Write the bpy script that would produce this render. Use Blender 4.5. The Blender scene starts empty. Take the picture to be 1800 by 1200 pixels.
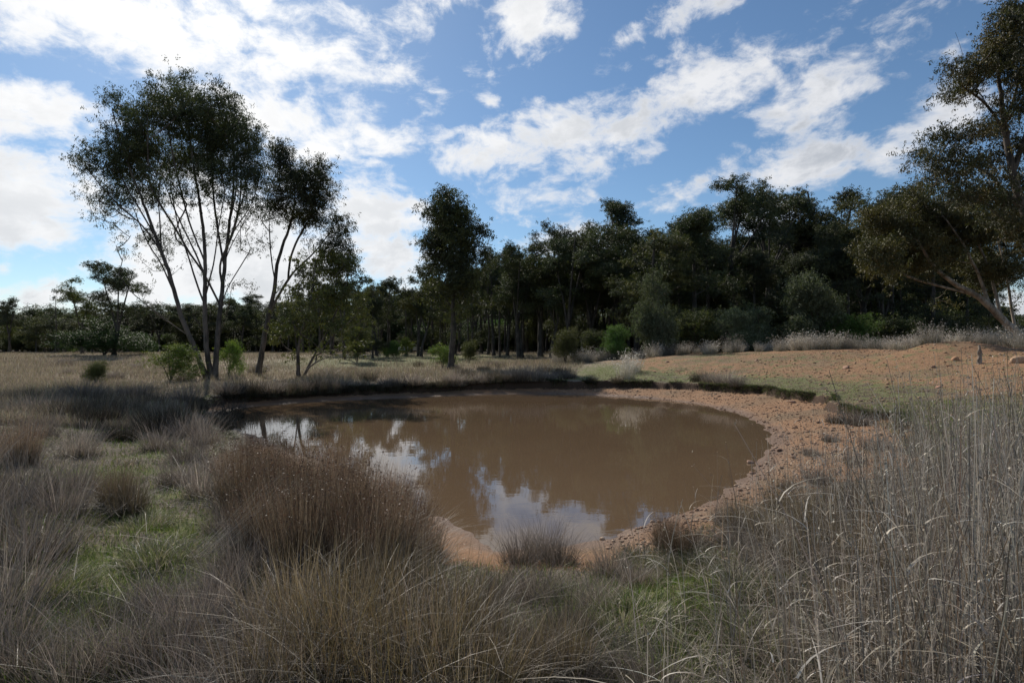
import bpy, bmesh, math
import numpy as np
from mathutils import Vector

# ------------------------------------------------------------------ camera, sky, sun, exposure
scene = bpy.context.scene
COL = scene.collection
R = math.radians
CAMZ = 1.65
F = 1000.0                      # focal length in photo pixels (20 mm lens)
HOR = 610.0
cam_d = bpy.data.cameras.new("camera")
cam = bpy.data.objects.new("camera", cam_d)
COL.objects.link(cam)
cam.location = (0, 0, CAMZ)
cam.rotation_euler = (R(90), 0, 0)
cam_d.lens = 20.0
cam_d.sensor_width = 36.0
cam_d.shift_y = 10.0 / 1800.0
cam_d.clip_start = 0.05
cam_d.clip_end = 5000
scene.camera = cam
scene.view_settings.view_transform = 'Standard'
scene.view_settings.look = 'None'
scene.view_settings.exposure = 0.0
scene.view_settings.gamma = 1.0
scene.cycles.use_denoising = True
scene.cycles.max_bounces = 6
scene.cycles.transparent_max_bounces = 4
scene.cycles.caustics_reflective = False
scene.cycles.caustics_refractive = False
scene.cycles.sample_clamp_indirect = 4.0

SUN_AZ, SUN_EL = R(-29.0), R(39.0)
SUN_DIR = Vector((math.sin(SUN_AZ) * math.cos(SUN_EL), math.cos(SUN_AZ) * math.cos(SUN_EL), math.sin(SUN_EL)))
sun_d = bpy.data.lights.new("sun", 'SUN')
sun_d.energy = 5.0
sun_d.angle = R(0.6)
sun_d.color = (1.0, 0.93, 0.83)
sun = bpy.data.objects.new("sun", sun_d)
COL.objects.link(sun)
sun.rotation_euler = (-SUN_DIR).to_track_quat('-Z', 'Y').to_euler()

world = bpy.data.worlds.new("World")
scene.world = world
world.use_nodes = True
world.cycles.sampling_method = 'MANUAL'
world.cycles.sample_map_resolution = 1024


class NT:
    """small helper round a node tree"""
    def __init__(self, tree):
        self.t = tree
        tree.nodes.clear()

    def n(self, typ, props=None, **ins):
        nd = self.t.nodes.new(typ)
        for k, v in (props or {}).items():
            setattr(nd, k, v)
        for k, v in ins.items():
            key = int(k[1:]) if k[0] == 'i' and k[1:].isdigit() else k.replace('_', ' ')
            s = nd.inputs[key]
            if isinstance(v, bpy.types.NodeSocket):
                self.t.links.new(v, s)
            else:
                s.default_value = v
        return nd

    def m(self, op, a, b=0.0, c=0.0, clamp=False):
        nd = self.t.nodes.new('ShaderNodeMath')
        nd.operation = op
        nd.use_clamp = clamp
        for i, v in enumerate((a, b, c)):
            if isinstance(v, bpy.types.NodeSocket):
                self.t.links.new(v, nd.inputs[i])
            else:
                nd.inputs[i].default_value = v
        return nd.outputs[0]

    def mix(self, f, a, b, typ='MIX'):
        nd = self.t.nodes.new('ShaderNodeMix')
        nd.data_type = 'RGBA'
        nd.blend_type = typ
        for s, v in ((nd.inputs[0], f), (nd.inputs[6], a), (nd.inputs[7], b)):
            if isinstance(v, bpy.types.NodeSocket):
                self.t.links.new(v, s)
            elif s.type == 'RGBA':
                s.default_value = (*v[:3], 1)
            else:
                s.default_value = v
        return nd.outputs[2]

    def ss(self, v, lo, hi):
        nd = self.t.nodes.new('ShaderNodeMapRange')
        nd.interpolation_type = 'SMOOTHSTEP'
        self.t.links.new(v, nd.inputs[0])
        nd.inputs[1].default_value = lo
        nd.inputs[2].default_value = hi
        return nd.outputs[0]

    def link(self, a, b):
        self.t.links.new(a, b)


w = NT(world.node_tree)
sky = w.n('ShaderNodeTexSky', dict(sky_type='NISHITA', sun_disc=False, sun_elevation=SUN_EL, sun_rotation=SUN_AZ,
                                   altitude=200, air_density=1.0, dust_density=0.3, ozone_density=2.2))
tc = w.n('ShaderNodeTexCoord')
sep = w.n('ShaderNodeSeparateXYZ', None, i0=tc.outputs['Generated'])
X, Y, Z = sep.outputs
az = w.m('ARCTAN2', X, Y)
el = w.m('ARCSINE', Z)
ae = w.n('ShaderNodeCombineXYZ', None, i0=az, i1=el, i2=0.0).outputs[0]
den = w.m('ADD', w.m('MAXIMUM', Z, 0.0), 0.22)
pl = w.n('ShaderNodeCombineXYZ', None, i0=w.m('DIVIDE', X, den), i1=w.m('DIVIDE', Y, den), i2=0.0).outputs[0]
aes = w.n('ShaderNodeVectorMath', dict(operation='MULTIPLY'), i0=ae, i1=(1.0, 1.6, 1.0)).outputs[0]
warp = w.n('ShaderNodeTexNoise', None, Vector=aes, Scale=4.0, Detail=4.0)
plw = w.n('ShaderNodeVectorMath', dict(operation='MULTIPLY_ADD'), i0=warp.outputs['Color'], i1=(0.14, 0.10, 0.0), i2=aes).outputs[0]
n1 = w.n('ShaderNodeTexNoise', None, Vector=plw, Scale=6.5, Detail=9.0, Roughness=0.62).outputs[0]
n2 = w.n('ShaderNodeTexNoise', None, Vector=plw, Scale=20.0, Detail=7.0, Roughness=0.65).outputs[0]
# cloud banks of this day: (photo px, py, half width, half height, tilt deg, density)
CL = [(230, 50, 420, 110, -4, 1.0), (520, 90, 260, 80, -12, 1.0), (430, 190, 260, 80, -14, .95), (640, 232, 110, 40, -10, .95), (90, 190, 150, 55, 8, .9),
      (60, 330, 240, 85, 4, 1.0), (60, 410, 220, 60, 0, .95), (100, 515, 120, 42, 0, 1.0), (8, 474, 34, 18, 0, .9), (40, 228, 70, 24, 0, .8),
      (420, 450, 300, 150, 0, 1.3), (670, 375, 120, 60, -8, 1.0), (690, 460, 120, 60, 0, 1.1), (660, 285, 40, 12, 0, .7),
      (950, 250, 190, 60, 6, 1.0), (850, 275, 110, 34, 4, .9), (940, 345, 90, 30, -10, .85), (1230, 150, 170, 62, 22, .82), (1120, 215, 150, 40, 12, .85),
      (1150, 268, 45, 22, 0, .8), (1000, 185, 70, 18, 10, .7), (868, 183, 34, 14, -14, .75), (808, 229, 28, 11, 15, .7), (930, 390, 50, 20, 0, .6),
      (920, 30, 130, 60, 30, .85), (760, 20, 110, 60, 10, .7), (1455, 160, 150, 55, 24, .8), (1240, 318, 110, 38, 24, .82), (1430, 285, 190, 50, 4, .95),
      (1560, 262, 130, 42, 16, .85), (1260, 5, 140, 30, 4, .9), (1680, 195, 110, 60, 10, .85), (1620, 40, 260, 90, 20, .55), (1100, 70, 60, 24, 35, .55),
      (1390, 92, 70, 22, -12, .5), (1090, 130, 60, 26, 20, .5), (1330, 380, 120, 40, 0, .7), (1000, 440, 200, 50, 0, .7), (780, 560, 150, 60, 0, .8),
      (1900, 100, 200, 90, 10, .7), (-200, 300, 300, 250, 0, .9), (1780, 560, 160, 70, 0, .9), (100, -120, 500, 160, 0, .9), (1050, -150, 260, 70, 10, .7)]
acc = None
for (px, py, hw, hh, rot, wt) in CL:
    dx, dz = (px - 900) / F, (HOR - py) / F
    a0, e0 = math.atan(dx), math.atan(dz / math.hypot(1, dx))
    sa, se = hw / F / (1 + dx * dx), hh / F / (1 + dx * dx + dz * dz) ** .75
    mp = w.n('ShaderNodeMapping', dict(vector_type='TEXTURE'), Vector=ae, Location=(a0, e0, 0), Rotation=(0, 0, R(rot)), Scale=(sa * 1.45, se * 1.75, 1))
    g = w.n('ShaderNodeTexGradient', dict(gradient_type='SPHERICAL'), Vector=mp.outputs[0]).outputs[1]
    v = w.m('MULTIPLY', g, wt)
    acc = v if acc is None else w.m('MAXIMUM', acc, v)
# the sky behind the photographer: scattered cloud
back = w.ss(Y, 0.25, -0.1)
acc = w.m('MAXIMUM', acc, w.m('MULTIPLY', back, 0.30))
lift = w.m('MULTIPLY', acc, 1.2)
dens = w.m('ADD', lift, w.m('ADD', w.m('MULTIPLY', w.m('SUBTRACT', n1, 0.5), 3.0), w.m('MULTIPLY', w.m('SUBTRACT', n2, 0.5), 1.5)))
gate = w.ss(acc, 0.0, 0.12)
mask = w.m('MULTIPLY', w.ss(dens, 0.28, 1.05), gate)
sdot = w.n('ShaderNodeVectorMath', dict(operation='DOT_PRODUCT'), i0=tc.outputs['Generated'], i1=tuple(SUN_DIR)).outputs['Value']
near = w.m('POWER', w.m('MAXIMUM', sdot, 0.0), 5.0)
# thick parts are a little greyer, cloud close to the sun is brighter
n3 = w.n('ShaderNodeTexNoise', None, Vector=w.n('ShaderNodeVectorMath', dict(operation='ADD'), i0=plw, i1=(3.1, 0.05, 0)).outputs[0], Scale=6.0, Detail=8.0, Roughness=0.6).outputs[0]
thick = w.m('MULTIPLY', w.ss(dens, 0.6, 1.1), w.ss(w.m('ADD', n3, w.m('MULTIPLY', w.m('SUBTRACT', n2, .5), .5)), 0.38, 0.66))
shade = w.mix(thick, (7.3, 7.4, 7.7), (4.2, 4.5, 5.0))
cloud = w.mix(w.m('MULTIPLY', near, 1.0), shade, (10.5, 10.4, 10.2))
skyc = w.mix(1.0, sky.outputs[0], (0.72, 0.84, 0.90), 'MULTIPLY')
colr = w.mix(w.m('MULTIPLY', mask, 0.96), skyc, cloud)
bg = w.n('ShaderNodeBackground', None, Color=colr, Strength=0.11)
out = w.n('ShaderNodeOutputWorld')
w.link(bg.outputs[0], out.inputs[0])

# ------------------------------------------------------------------ helpers
rng = np.random.default_rng(11)


def tag(o, label=None, cat=None, group=None, kind=None):
    if label: o['label'] = label
    if cat: o['category'] = cat
    if group: o['group'] = group
    if kind: o['kind'] = kind
    return o


def empty(name, loc, rz=0.0, s=1.0):
    o = bpy.data.objects.new(name, None)
    COL.objects.link(o)
    o.location = loc
    o.rotation_euler = (0, 0, rz)
    o.scale = (s, s, s)
    o.empty_display_size = 0.3
    return o


def mesh(name, V, Q, mat, col=None, smooth=False):
    """V (n,3), Q (m,k) faces all of k corners"""
    V = np.ascontiguousarray(V, dtype=np.float32)
    Q = np.ascontiguousarray(Q, dtype=np.int32)
    me = bpy.data.meshes.new(name)
    k = Q.shape[1]
    me.vertices.add(len(V)); me.vertices.foreach_set('co', V.ravel())
    me.loops.add(Q.size); me.loops.foreach_set('vertex_index', Q.ravel())
    me.polygons.add(len(Q))
    me.polygons.foreach_set('loop_start', np.arange(0, Q.size, k, dtype=np.int32))
    if smooth:
        me.polygons.foreach_set('use_smooth', np.ones(len(Q), dtype=bool))
    if col is not None:
        a = me.color_attributes.new('tint', 'FLOAT_COLOR', 'POINT')
        c4 = np.ones((len(V), 4), dtype=np.float32); c4[:, :3] = col
        a.data.foreach_set('color', c4.ravel())
    me.materials.append(mat)
    me.update(calc_edges=True)
    return me


def obj(name, me, parent=None, loc=None):
    o = bpy.data.objects.new(name, me)
    COL.objects.link(o)
    if parent: o.parent = parent
    if loc is not None: o.location = loc
    return o


def copy_tree(root, children, loc, rz, s):
    c = root.copy(); COL.objects.link(c)
    c.location = loc; c.rotation_euler = (0, 0, rz); c.scale = s if hasattr(s, '__len__') else (s, s, s)
    for ch in children:
        d = ch.copy(); COL.objects.link(d); d.parent = c
    return c


def cat(parts):
    """join (V,Q,C) triples"""
    Vs, Qs, Cs, o = [], [], [], 0
    for V, Q, C in parts:
        Vs.append(V); Qs.append(Q + o); Cs.append(C); o += len(V)
    return np.concatenate(Vs), np.concatenate(Qs), np.concatenate(Cs)


def px3(px, py, Yd):
    return np.array([(px - 900) / F * Yd, Yd, CAMZ + (HOR - py) / F * Yd])


# ------------------------------------------------------------------ materials
def mat_new(name):
    m = bpy.data.materials.new(name); m.use_nodes = True
    return m, NT(m.node_tree)


def finish(t, sh):
    o = t.n('ShaderNodeOutputMaterial'); t.link(sh, o.inputs[0])


def leaf_mat(name, trans=0.3, rough=0.45, spec=0.5):
    m, t = mat_new(name)
    a = t.n('ShaderNodeAttribute', dict(attribute_name='tint')).outputs['Color']
    oi = t.n('ShaderNodeObjectInfo').outputs['Random']
    hs = t.n('ShaderNodeHueSaturation', None, Hue=t.m('MULTIPLY_ADD', oi, 0.03, 0.485), Saturation=1.0,
             Value=t.m('MULTIPLY_ADD', oi, 0.5, 0.75), Color=a).outputs[0]
    p = t.n('ShaderNodeBsdfPrincipled', None, Base_Color=hs, Roughness=rough)
    p.inputs['Specular IOR Level'].default_value = spec
    tcol = t.mix(1.0, hs, (1.15, 1.3, 0.5), 'MULTIPLY')
    tr = t.n('ShaderNodeBsdfTranslucent', None, Color=tcol)
    mx = t.n('ShaderNodeMixShader', None, i0=trans, i1=p.outputs[0], i2=tr.outputs[0])
    finish(t, mx.outputs[0])
    return m


def grass_mat(name, trans=0.25, rough=0.5, var=0.25, spec=0.4):
    m, t = mat_new(name)
    a = t.n('ShaderNodeAttribute', dict(attribute_name='tint')).outputs['Color']
    oi = t.n('ShaderNodeObjectInfo').outputs['Random']
    hs = t.n('ShaderNodeHueSaturation', None, Saturation=1.0, Value=t.m('MULTIPLY_ADD', oi, var, 1 - var / 2), Color=a).outputs[0]
    p = t.n('ShaderNodeBsdfPrincipled', None, Base_Color=hs, Roughness=rough)
    p.inputs['Specular IOR Level'].default_value = spec
    tr = t.n('ShaderNodeBsdfTranslucent', None, Color=hs)
    mx = t.n('ShaderNodeMixShader', None, i0=trans, i1=p.outputs[0], i2=tr.outputs[0])
    finish(t, mx.outputs[0])
    return m


def bark_mat(name, c1, c2, scale=6.0):
    m, t = mat_new(name)
    co = t.n('ShaderNodeTexCoord').outputs['Object']
    mp = t.n('ShaderNodeMapping', None, Vector=co, Scale=(1, 1, 0.18)).outputs[0]
    n = t.n('ShaderNodeTexNoise', None, Vector=mp, Scale=scale, Detail=6.0, Roughness=0.7).outputs[0]
    nb = t.n('ShaderNodeTexNoise', None, Vector=co, Scale=1.3, Detail=2.0).outputs[0]
    f = t.ss(t.m('ADD', n, t.m('MULTIPLY', t.m('SUBTRACT', nb, .5), .6)), 0.35, 0.65)
    c = t.mix(f, c1, c2)
    bmp = t.n('ShaderNodeBump', None, Strength=0.6, Distance=0.03, Height=n)
    p = t.n('ShaderNodeBsdfPrincipled', None, Base_Color=c, Roughness=0.85, Normal=bmp.outputs[0])
    finish(t, p.outputs[0])
    return m


M_LEAF = leaf_mat('gum_leaves', 0.2, 0.62, 0.35)
M_LEAFB = leaf_mat('bush_leaves', 0.2, 0.6, 0.2)
M_GRASS = grass_mat('dry_grass', 0.34, var=0.9)
M_TURF = grass_mat('green_turf', 0.45)
M_BARK = bark_mat('grey_bark', (0.04, 0.032, 0.026), (0.14, 0.11, 0.09))
M_BARKD = bark_mat('dark_bark', (0.03, 0.025, 0.02), (0.09, 0.075, 0.06))
M_BARKP = bark_mat('pale_bark', (0.13, 0.10, 0.075), (0.36, 0.30, 0.24), 4.0)

# ------------------------------------------------------------------ terrain
WZ = -0.55
POND_PX = [(392, 728), (420, 716), (480, 711), (560, 705), (660, 700), (760, 697), (820, 694), (900, 692), (1000, 692.5), (1080, 696), (1150, 701), (1210, 708), (1270, 720),
           (1320, 737), (1350, 757), (1357, 776), (1345, 806), (1300, 845), (1240, 878), (1165, 907), (1100, 930), (1040, 951), (960, 957), (880, 963),
           (850, 945), (800, 918), (770, 906), (735, 912), (700, 890), (640, 850), (560, 812), (480, 780), (420, 752)]
pond = np.array([((px - 900) / F * (2.2 * F / (py - HOR)), 2.2 * F / (py - HOR)) for px, py in POND_PX])


def chaikin(P, n=2):
    for _ in range(n):
        Q = np.roll(P, -1, 0)
        P = np.stack([P * .75 + Q * .25, P * .25 + Q * .75], 1).reshape(-1, 2)
    return P


pond_s = chaikin(pond, 2)


def sdf(x, y):
    """signed distance to the shore, positive on land"""
    x = x.ravel(); y = y.ravel()
    d = np.full(len(x), 1e9); inside = np.zeros(len(x), bool)
    A = pond_s; B = np.roll(A, -1, 0)
    for (ax, ay), (bx, by) in zip(A, B):
        ex, ey = bx - ax, by - ay
        t = np.clip(((x - ax) * ex + (y - ay) * ey) / (ex * ex + ey * ey + 1e-12), 0, 1)
        d = np.minimum(d, (x - ax - t * ex) ** 2 + (y - ay - t * ey) ** 2)
        c = ((ay > y) != (by > y)) & (x < (bx - ax) * (y - ay) / (by - ay + 1e-12) + ax)
        inside ^= c
    d = np.sqrt(d)
    return np.where(inside, -d, d)


# lattice value noise
_lat = np.random.default_rng(3).random((256, 256))


def vnoise(x, y, s):
    x = x * s; y = y * s
    xi = np.floor(x).astype(int); yi = np.floor(y).astype(int)
    fx = x - xi; fy = y - yi
    fx = fx * fx * (3 - 2 * fx); fy = fy * fy * (3 - 2 * fy)
    a = _lat[xi % 256, yi % 256]; b = _lat[(xi + 1) % 256, yi % 256]
    c = _lat[xi % 256, (yi + 1) % 256]; d = _lat[(xi + 1) % 256, (yi + 1) % 256]
    return (a * (1 - fx) + b * fx) * (1 - fy) + (c * (1 - fx) + d * fx) * fy - 0.5


def sstep(v, a, b):
    t = np.clip((v - a) / (b - a), 0, 1)
    return t * t * (3 - 2 * t)


#            theta:  -180   -135   -100   -70    -45    -20     10     40     60     80    100    140    180
TH = np.array([-180, -135, -100, -70, -45, -20, 10, 40, 60, 80, 100, 140, 180]) * math.pi / 180
T_W = [0.7, 1.1, 2.4, 2.6, 2.4, 2.4, 2.4, 2.2, 1.5, 0.95, 0.8, 0.7, 0.7]          # beach width
T_S = [.14, .20, .19, .19, .18, .16, .15, .15, .15, .16, .15, .14, .14]            # beach slope
T_C = [.30, .20, .05, .05, .08, .16, .26, .30, .32, .40, .40, .36, .30]            # scarp height
T_B = [0, 0, 0, 0, .15, .6, 1., 1., .78, .28, 0, 0, 0]                              # dam wall height factor
CX, CY = -1.0, 15.0


def height_raw(x, y):
    sh = x.shape
    x = x.ravel(); y = y.ravel()
    d = sdf(x, y)
    dn = d + 0.35 * vnoise(x, y, 0.9) + 0.18 * vnoise(x, y, 3.1)
    th = np.arctan2(y - CY, x - CX)
    W = np.interp(th, TH, T_W); S = np.interp(th, TH, T_S); C = np.interp(th, TH, T_C); B = np.interp(th, TH, T_B)
    W = W * (1 + 0.35 * vnoise(x, y, 0.6))
    z = np.where(d < 0, WZ + np.maximum(d, -3) * 0.22, WZ + np.minimum(np.maximum(d, 0), W) * S + 0.0)
    z = z + 0.045 * vnoise(x, y, 1.1) + 0.03 * vnoise(x, y, 3.3) + 0.022 * vnoise(x, y, 7.) + .05 * np.maximum(vnoise(x, y, 2.1), 0) * sstep(d, .3, 1.2)
    edge = sstep(dn - W, 0.0, 0.2)
    base_top = WZ + W * S + C
    z = z + C * edge
    rest = sstep(d - W, 0.2, 3.5)
    z = z + (0.0 - base_top) * rest * (1 - np.minimum(B * 1.2, 1))
    bank = sstep(d - W, 0.0, 12.5) * (1 - sstep(d, 15.5, 25.0) * 0.85)
    z = z + (1.52 - base_top * np.minimum(B * 1.2, 1)) * B * bank
    # spoil heap on the crest
    z = z + 0.46 * np.exp(-(((x - 19.2) / 2.2) ** 2 + ((y - 25.0) / 1.5) ** 2)) * (1 + .15 * vnoise(x, y, 1.1))
    # ground rising to the wood
    z = z + 0.8 * sstep(y, 36, 78) * (1 - 0.6 * B * bank)
    z = z + 0.10 * vnoise(x, y, 0.33) * sstep(d, 1, 4) + 0.05 * vnoise(x, y, 1.7) * sstep(d, .6, 2)
    return z.reshape(sh), d.reshape(sh), dn.reshape(sh), W.reshape(sh), B.reshape(sh)


def axis(lo, hi, step, far, g=1.13):
    a = list(np.arange(lo, hi, step))
    s = step
    b = [a[-1]]
    while b[-1] < far:
        s *= g; b.append(b[-1] + s)
    s = step
    c = [a[0]]
    while c[-1] > -far:
        s *= g; c.append(c[-1] - s)
    return np.array(c[:0:-1] + a + b[1:])


XS = axis(-14, 17, 0.075, 900)
YS = axis(1.5, 31, 0.075, 900)
GX, GY = np.meshgrid(XS, YS, indexing='ij')
GZ, GD, GDN, GW, GB = height_raw(GX, GY)


def _interp(G, x, y):
    i = np.clip(np.searchsorted(XS, x) - 1, 0, len(XS) - 2)
    j = np.clip(np.searchsorted(YS, y) - 1, 0, len(YS) - 2)
    fx = (x - XS[i]) / (XS[i + 1] - XS[i]); fy = (y - YS[j]) / (YS[j + 1] - YS[j])
    return (G[i, j] * (1 - fx) + G[i + 1, j] * fx) * (1 - fy) + (G[i, j + 1] * (1 - fx) + G[i + 1, j + 1] * fx) * fy


def H(x, y): return _interp(GZ, np.asarray(x, float), np.asarray(y, float))
def SD(x, y): return _interp(GD, np.asarray(x, float), np.asarray(y, float))


def G(px, py, Ymax=120.):
    """ground point seen at a photo position"""
    ys = np.concatenate([np.arange(1.6, 40, 0.03), np.arange(40, Ymax, 0.3)])
    xs = (px - 900) / F * ys
    zr = CAMZ + (HOR - py) / F * ys
    hit = np.where(H(xs, ys) >= zr)[0]
    k = hit[0] if len(hit) else len(ys) - 1
    return np.array([xs[k], ys[k], float(H(xs[k], ys[k]))])


GREEN = [(235, 830, .55, .7), (280, 800, .5, .5), (240, 905, .42, .9), (330, 930, .38, .8), (150, 1000, .5, 1), (110, 1060, .6, 1), (420, 860, .3, .3), (180, 1140, .5, .7), (470, 1060, .4, .7), (20, 1020, .3, .5), (340, 870, .4, .8), (1350, 1160, .5, .6), (1120, 1050, .5, .6), (990, 1100, .4, .4), (1420, 970, .4, .4), (300, 1010, .5, .7), (560, 1060, .5, .6),
         (220, 780, .8, .4), (60, 1100, .45, .8), (1250, 1060, .6, .8), (1320, 1090, .6, .7), (1260, 1150, .5, .8), (1180, 1120, .4, .5), (1080, 1160, .4, .5),
         (1200, 985, .4, .7), (1290, 1000, .5, .6), (1400, 1060, .5, .5), (1070, 655, 2.2, 1.0), (1000, 655, 1.6, .6), (1160, 660, 2.2, .7), (1250, 668, 1.6, .6),
         (1400, 690, 2.0, .8), (1500, 700, 1.6, .6), (1560, 770, 1.6, .8), (1650, 780, 1.2, .7), (1700, 700, 1.2, .5), (1100, 628, 3., .6), (1250, 625, 3., .5), (1600, 640, 1.2, .4),
         (700, 631, 11, 1.), (620, 634, 8, .9), (790, 630, 9, .9), (870, 626, 10, .6), (560, 645, 2, .5), (480, 640, 3, .4), (380, 700, 1.2, .3)]
_gr = [(G(a, b), r, s) for a, b, r, s in GREEN]


def green(x, y):
    g = np.zeros_like(x)
    for p, r, s in _gr:
        g = np.maximum(g, s * np.exp(-(((x - p[0]) ** 2 + ((y - p[1]) * (0.6 if p[1] > 12 else 1)) ** 2) / (r * r * 1.6))))
    th = np.arctan2(y - CY, x - CX)
    B = np.interp(th, TH, [0, 0, 0, 0, 0, .55, .8, .9, 1., 1., .5, 0, 0]); W = np.interp(th, TH, T_W)
    d = _interp(GD, x, y) - W
    g = np.maximum(g, .70 * B * sstep(d, .0, .7) * (1 - sstep(d, 2.5, 7.5)))
    g = np.maximum(g, .44 * B * sstep(d, .1, .5) * (1 - sstep(d, 9, 13)))
    return g


def terrain():
    nx, ny = GX.shape
    V = np.stack([GX, GY, GZ], -1).reshape(-1, 3)
    idx = np.arange(nx * ny).reshape(nx, ny)
    Q = np.stack([idx[:-1, :-1], idx[1:, :-1], idx[1:, 1:], idx[:-1, 1:]], -1).reshape(-1, 4)
    m, t = mat_new('ground')
    at = lambda n: t.n('ShaderNodeAttribute', dict(attribute_name=n)).outputs['Fac']
    co = t.n('ShaderNodeTexCoord').outputs['Object']
    nf = t.n('ShaderNodeTexNoise', None, Vector=co, Scale=22.0, Detail=8.0, Roughness=0.7).outputs[0]
    nm = t.n('ShaderNodeTexNoise', None, Vector=co, Scale=2.2, Detail=6.0, Roughness=0.65).outputs[0]
    nl = t.n('ShaderNodeTexNoise', None, Vector=co, Scale=0.45, Detail=4.0).outputs[0]
    vo = t.n('ShaderNodeTexVoronoi', None, Vector=co, Scale=16.0)
    vo2 = t.n('ShaderNodeTexVoronoi', None, Vector=co, Scale=45.0)
    dirt = t.mix(nf, (0.17, 0.086, 0.040), (0.34, 0.19, 0.10))
    dirt = t.mix(t.m('MULTIPLY', nm, .7), dirt, (0.28, 0.175, 0.105))
    dirt = t.mix(t.ss(nl, .45, .7), dirt, (0.18, 0.125, 0.075))
    # pebbles pressed in the clay
    peb = t.m('MULTIPLY', t.ss(vo.outputs['Distance'], 0.30, 0.18), t.ss(t.n('ShaderNodeSeparateColor', None, i0=vo.outputs['Color']).outputs[0], 0.5, 0.6))
    dirt = t.mix(peb, dirt, t.mix(t.n('ShaderNodeSeparateColor', None, i0=vo.outputs['Color']).outputs[1], (0.30, 0.17, 0.11), (0.60, 0.45, 0.33)))
    mud = t.mix(nf, (0.11, 0.07, 0.045), (0.22, 0.14, 0.095))
    soil = t.mix(nf, (0.05, 0.04, 0.025), (0.15, 0.12, 0.08))
    soil = t.mix(t.ss(nm, 0.35, 0.7), soil, t.mix(nf, (0.08, 0.068, 0.045), (0.20, 0.165, 0.12)))
    moss = t.mix(nm, t.mix(nf, (0.06, 0.085, 0.022), (0.16, 0.19, 0.05)), t.mix(nf, (0.09, 0.085, 0.04), (0.22, 0.20, 0.11)))
    brk = t.m('ADD', t.m('MULTIPLY', t.m('SUBTRACT', nm, .5), 2.2), t.m('MULTIPLY', t.m('SUBTRACT', nf, .5), 1.0))
    fgreen = t.ss(t.m('ADD', at('green'), brk), 0.42, 0.72)
    fdirt = t.ss(t.m('ADD', at('dirt'), t.m('MULTIPLY', brk, .7)), 0.40, 0.62)
    field = at('field')
    fieldc = t.mix(nl, t.mix(nf, (0.26, 0.20, 0.145), (0.40, 0.32, 0.235)), t.mix(nf, (0.22, 0.18, 0.13), (0.36, 0.30, 0.22)))
    c = t.mix(field, soil, fieldc)
    c = t.mix(fdirt, c, dirt)
    c = t.mix(fgreen, c, moss)
    c = t.mix(at('wet'), c, mud)
    c = t.mix(t.ss(t.m('ADD', at('scarp'), t.m('MULTIPLY', t.m('SUBTRACT', nf, .5), .6)), .35, .6), c, t.mix(nf, (0.035, 0.022, 0.014), (0.10, 0.06, 0.038)))  # scarp face painted dark brown, its shade put into the ground colour
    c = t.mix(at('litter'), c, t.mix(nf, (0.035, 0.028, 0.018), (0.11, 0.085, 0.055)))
    bh = t.m('ADD', t.m('MULTIPLY', nf, .6), t.m('ADD', t.m('MULTIPLY', peb, .5), t.m('MULTIPLY', t.ss(vo2.outputs['Distance'], .35, .1), .25)))
    bmp = t.n('ShaderNodeBump', None, Strength=0.9, Distance=0.04, Height=bh)
    p = t.n('ShaderNodeBsdfPrincipled', None, Base_Color=c, Roughness=t.m('MULTIPLY_ADD', at('wet'), -0.4, 0.92), Normal=bmp.outputs[0])
    p.inputs['Specular IOR Level'].default_value = 0.25
    finish(t, p.outputs[0])
    me = mesh('ground', V, Q, m, smooth=True)

    def attr(name, v):
        a = me.attributes.new(name, 'FLOAT', 'POINT')
        a.data.foreach_set('value', np.ascontiguousarray(v.ravel(), dtype=np.float32))
    beach = (1 - sstep(GDN - GW, 0.05, 0.3))
    near = GY < 8
    beach = np.where(near & (GX < 6.5), 1 - sstep(GD, 0.9, 1.7), beach)
    bankd = GB * sstep(GD - GW + 1.2 * vnoise(GX, GY, .5), 2.6, 5.5) * (1 - sstep(GD, 15, 17)) + GB * .55 * sstep(GX, 6.5, 9)
    heap = np.exp(-(((GX - 19.2) / 2.8) ** 2 + ((GY - 24.8) / 1.9) ** 2))
    attr('dirt', np.clip(np.maximum(np.maximum(beach, bankd * .9), heap * 1.6), 0, 1.5))
    attr('wet', (1 - sstep(GD + .25 * vnoise(GX, GY, 1.7) + .12 * vnoise(GX, GY, 5.), 0.05, 0.65)) * 0.95)
    shore_fade = sstep(GD, 0.2, 1.5)  # green fades out towards the waterline
    attr('green', green(GX, GY) * shore_fade * np.where(beach > .6, 0, 1))
    attr('field', sstep(GY, 20, 30) * (1 - GB))
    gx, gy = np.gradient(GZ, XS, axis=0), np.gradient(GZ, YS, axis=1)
    attr('scarp', sstep(np.hypot(gx, gy), .55, 1.0) * sstep(GD, .3, .6) * (GY > 8))  # steep faces round the pond that take the painted shade
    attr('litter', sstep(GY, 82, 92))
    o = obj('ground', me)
    tag(o, 'clay, turf and dry paddock ground around the pond', kind='structure')


terrain()

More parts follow.
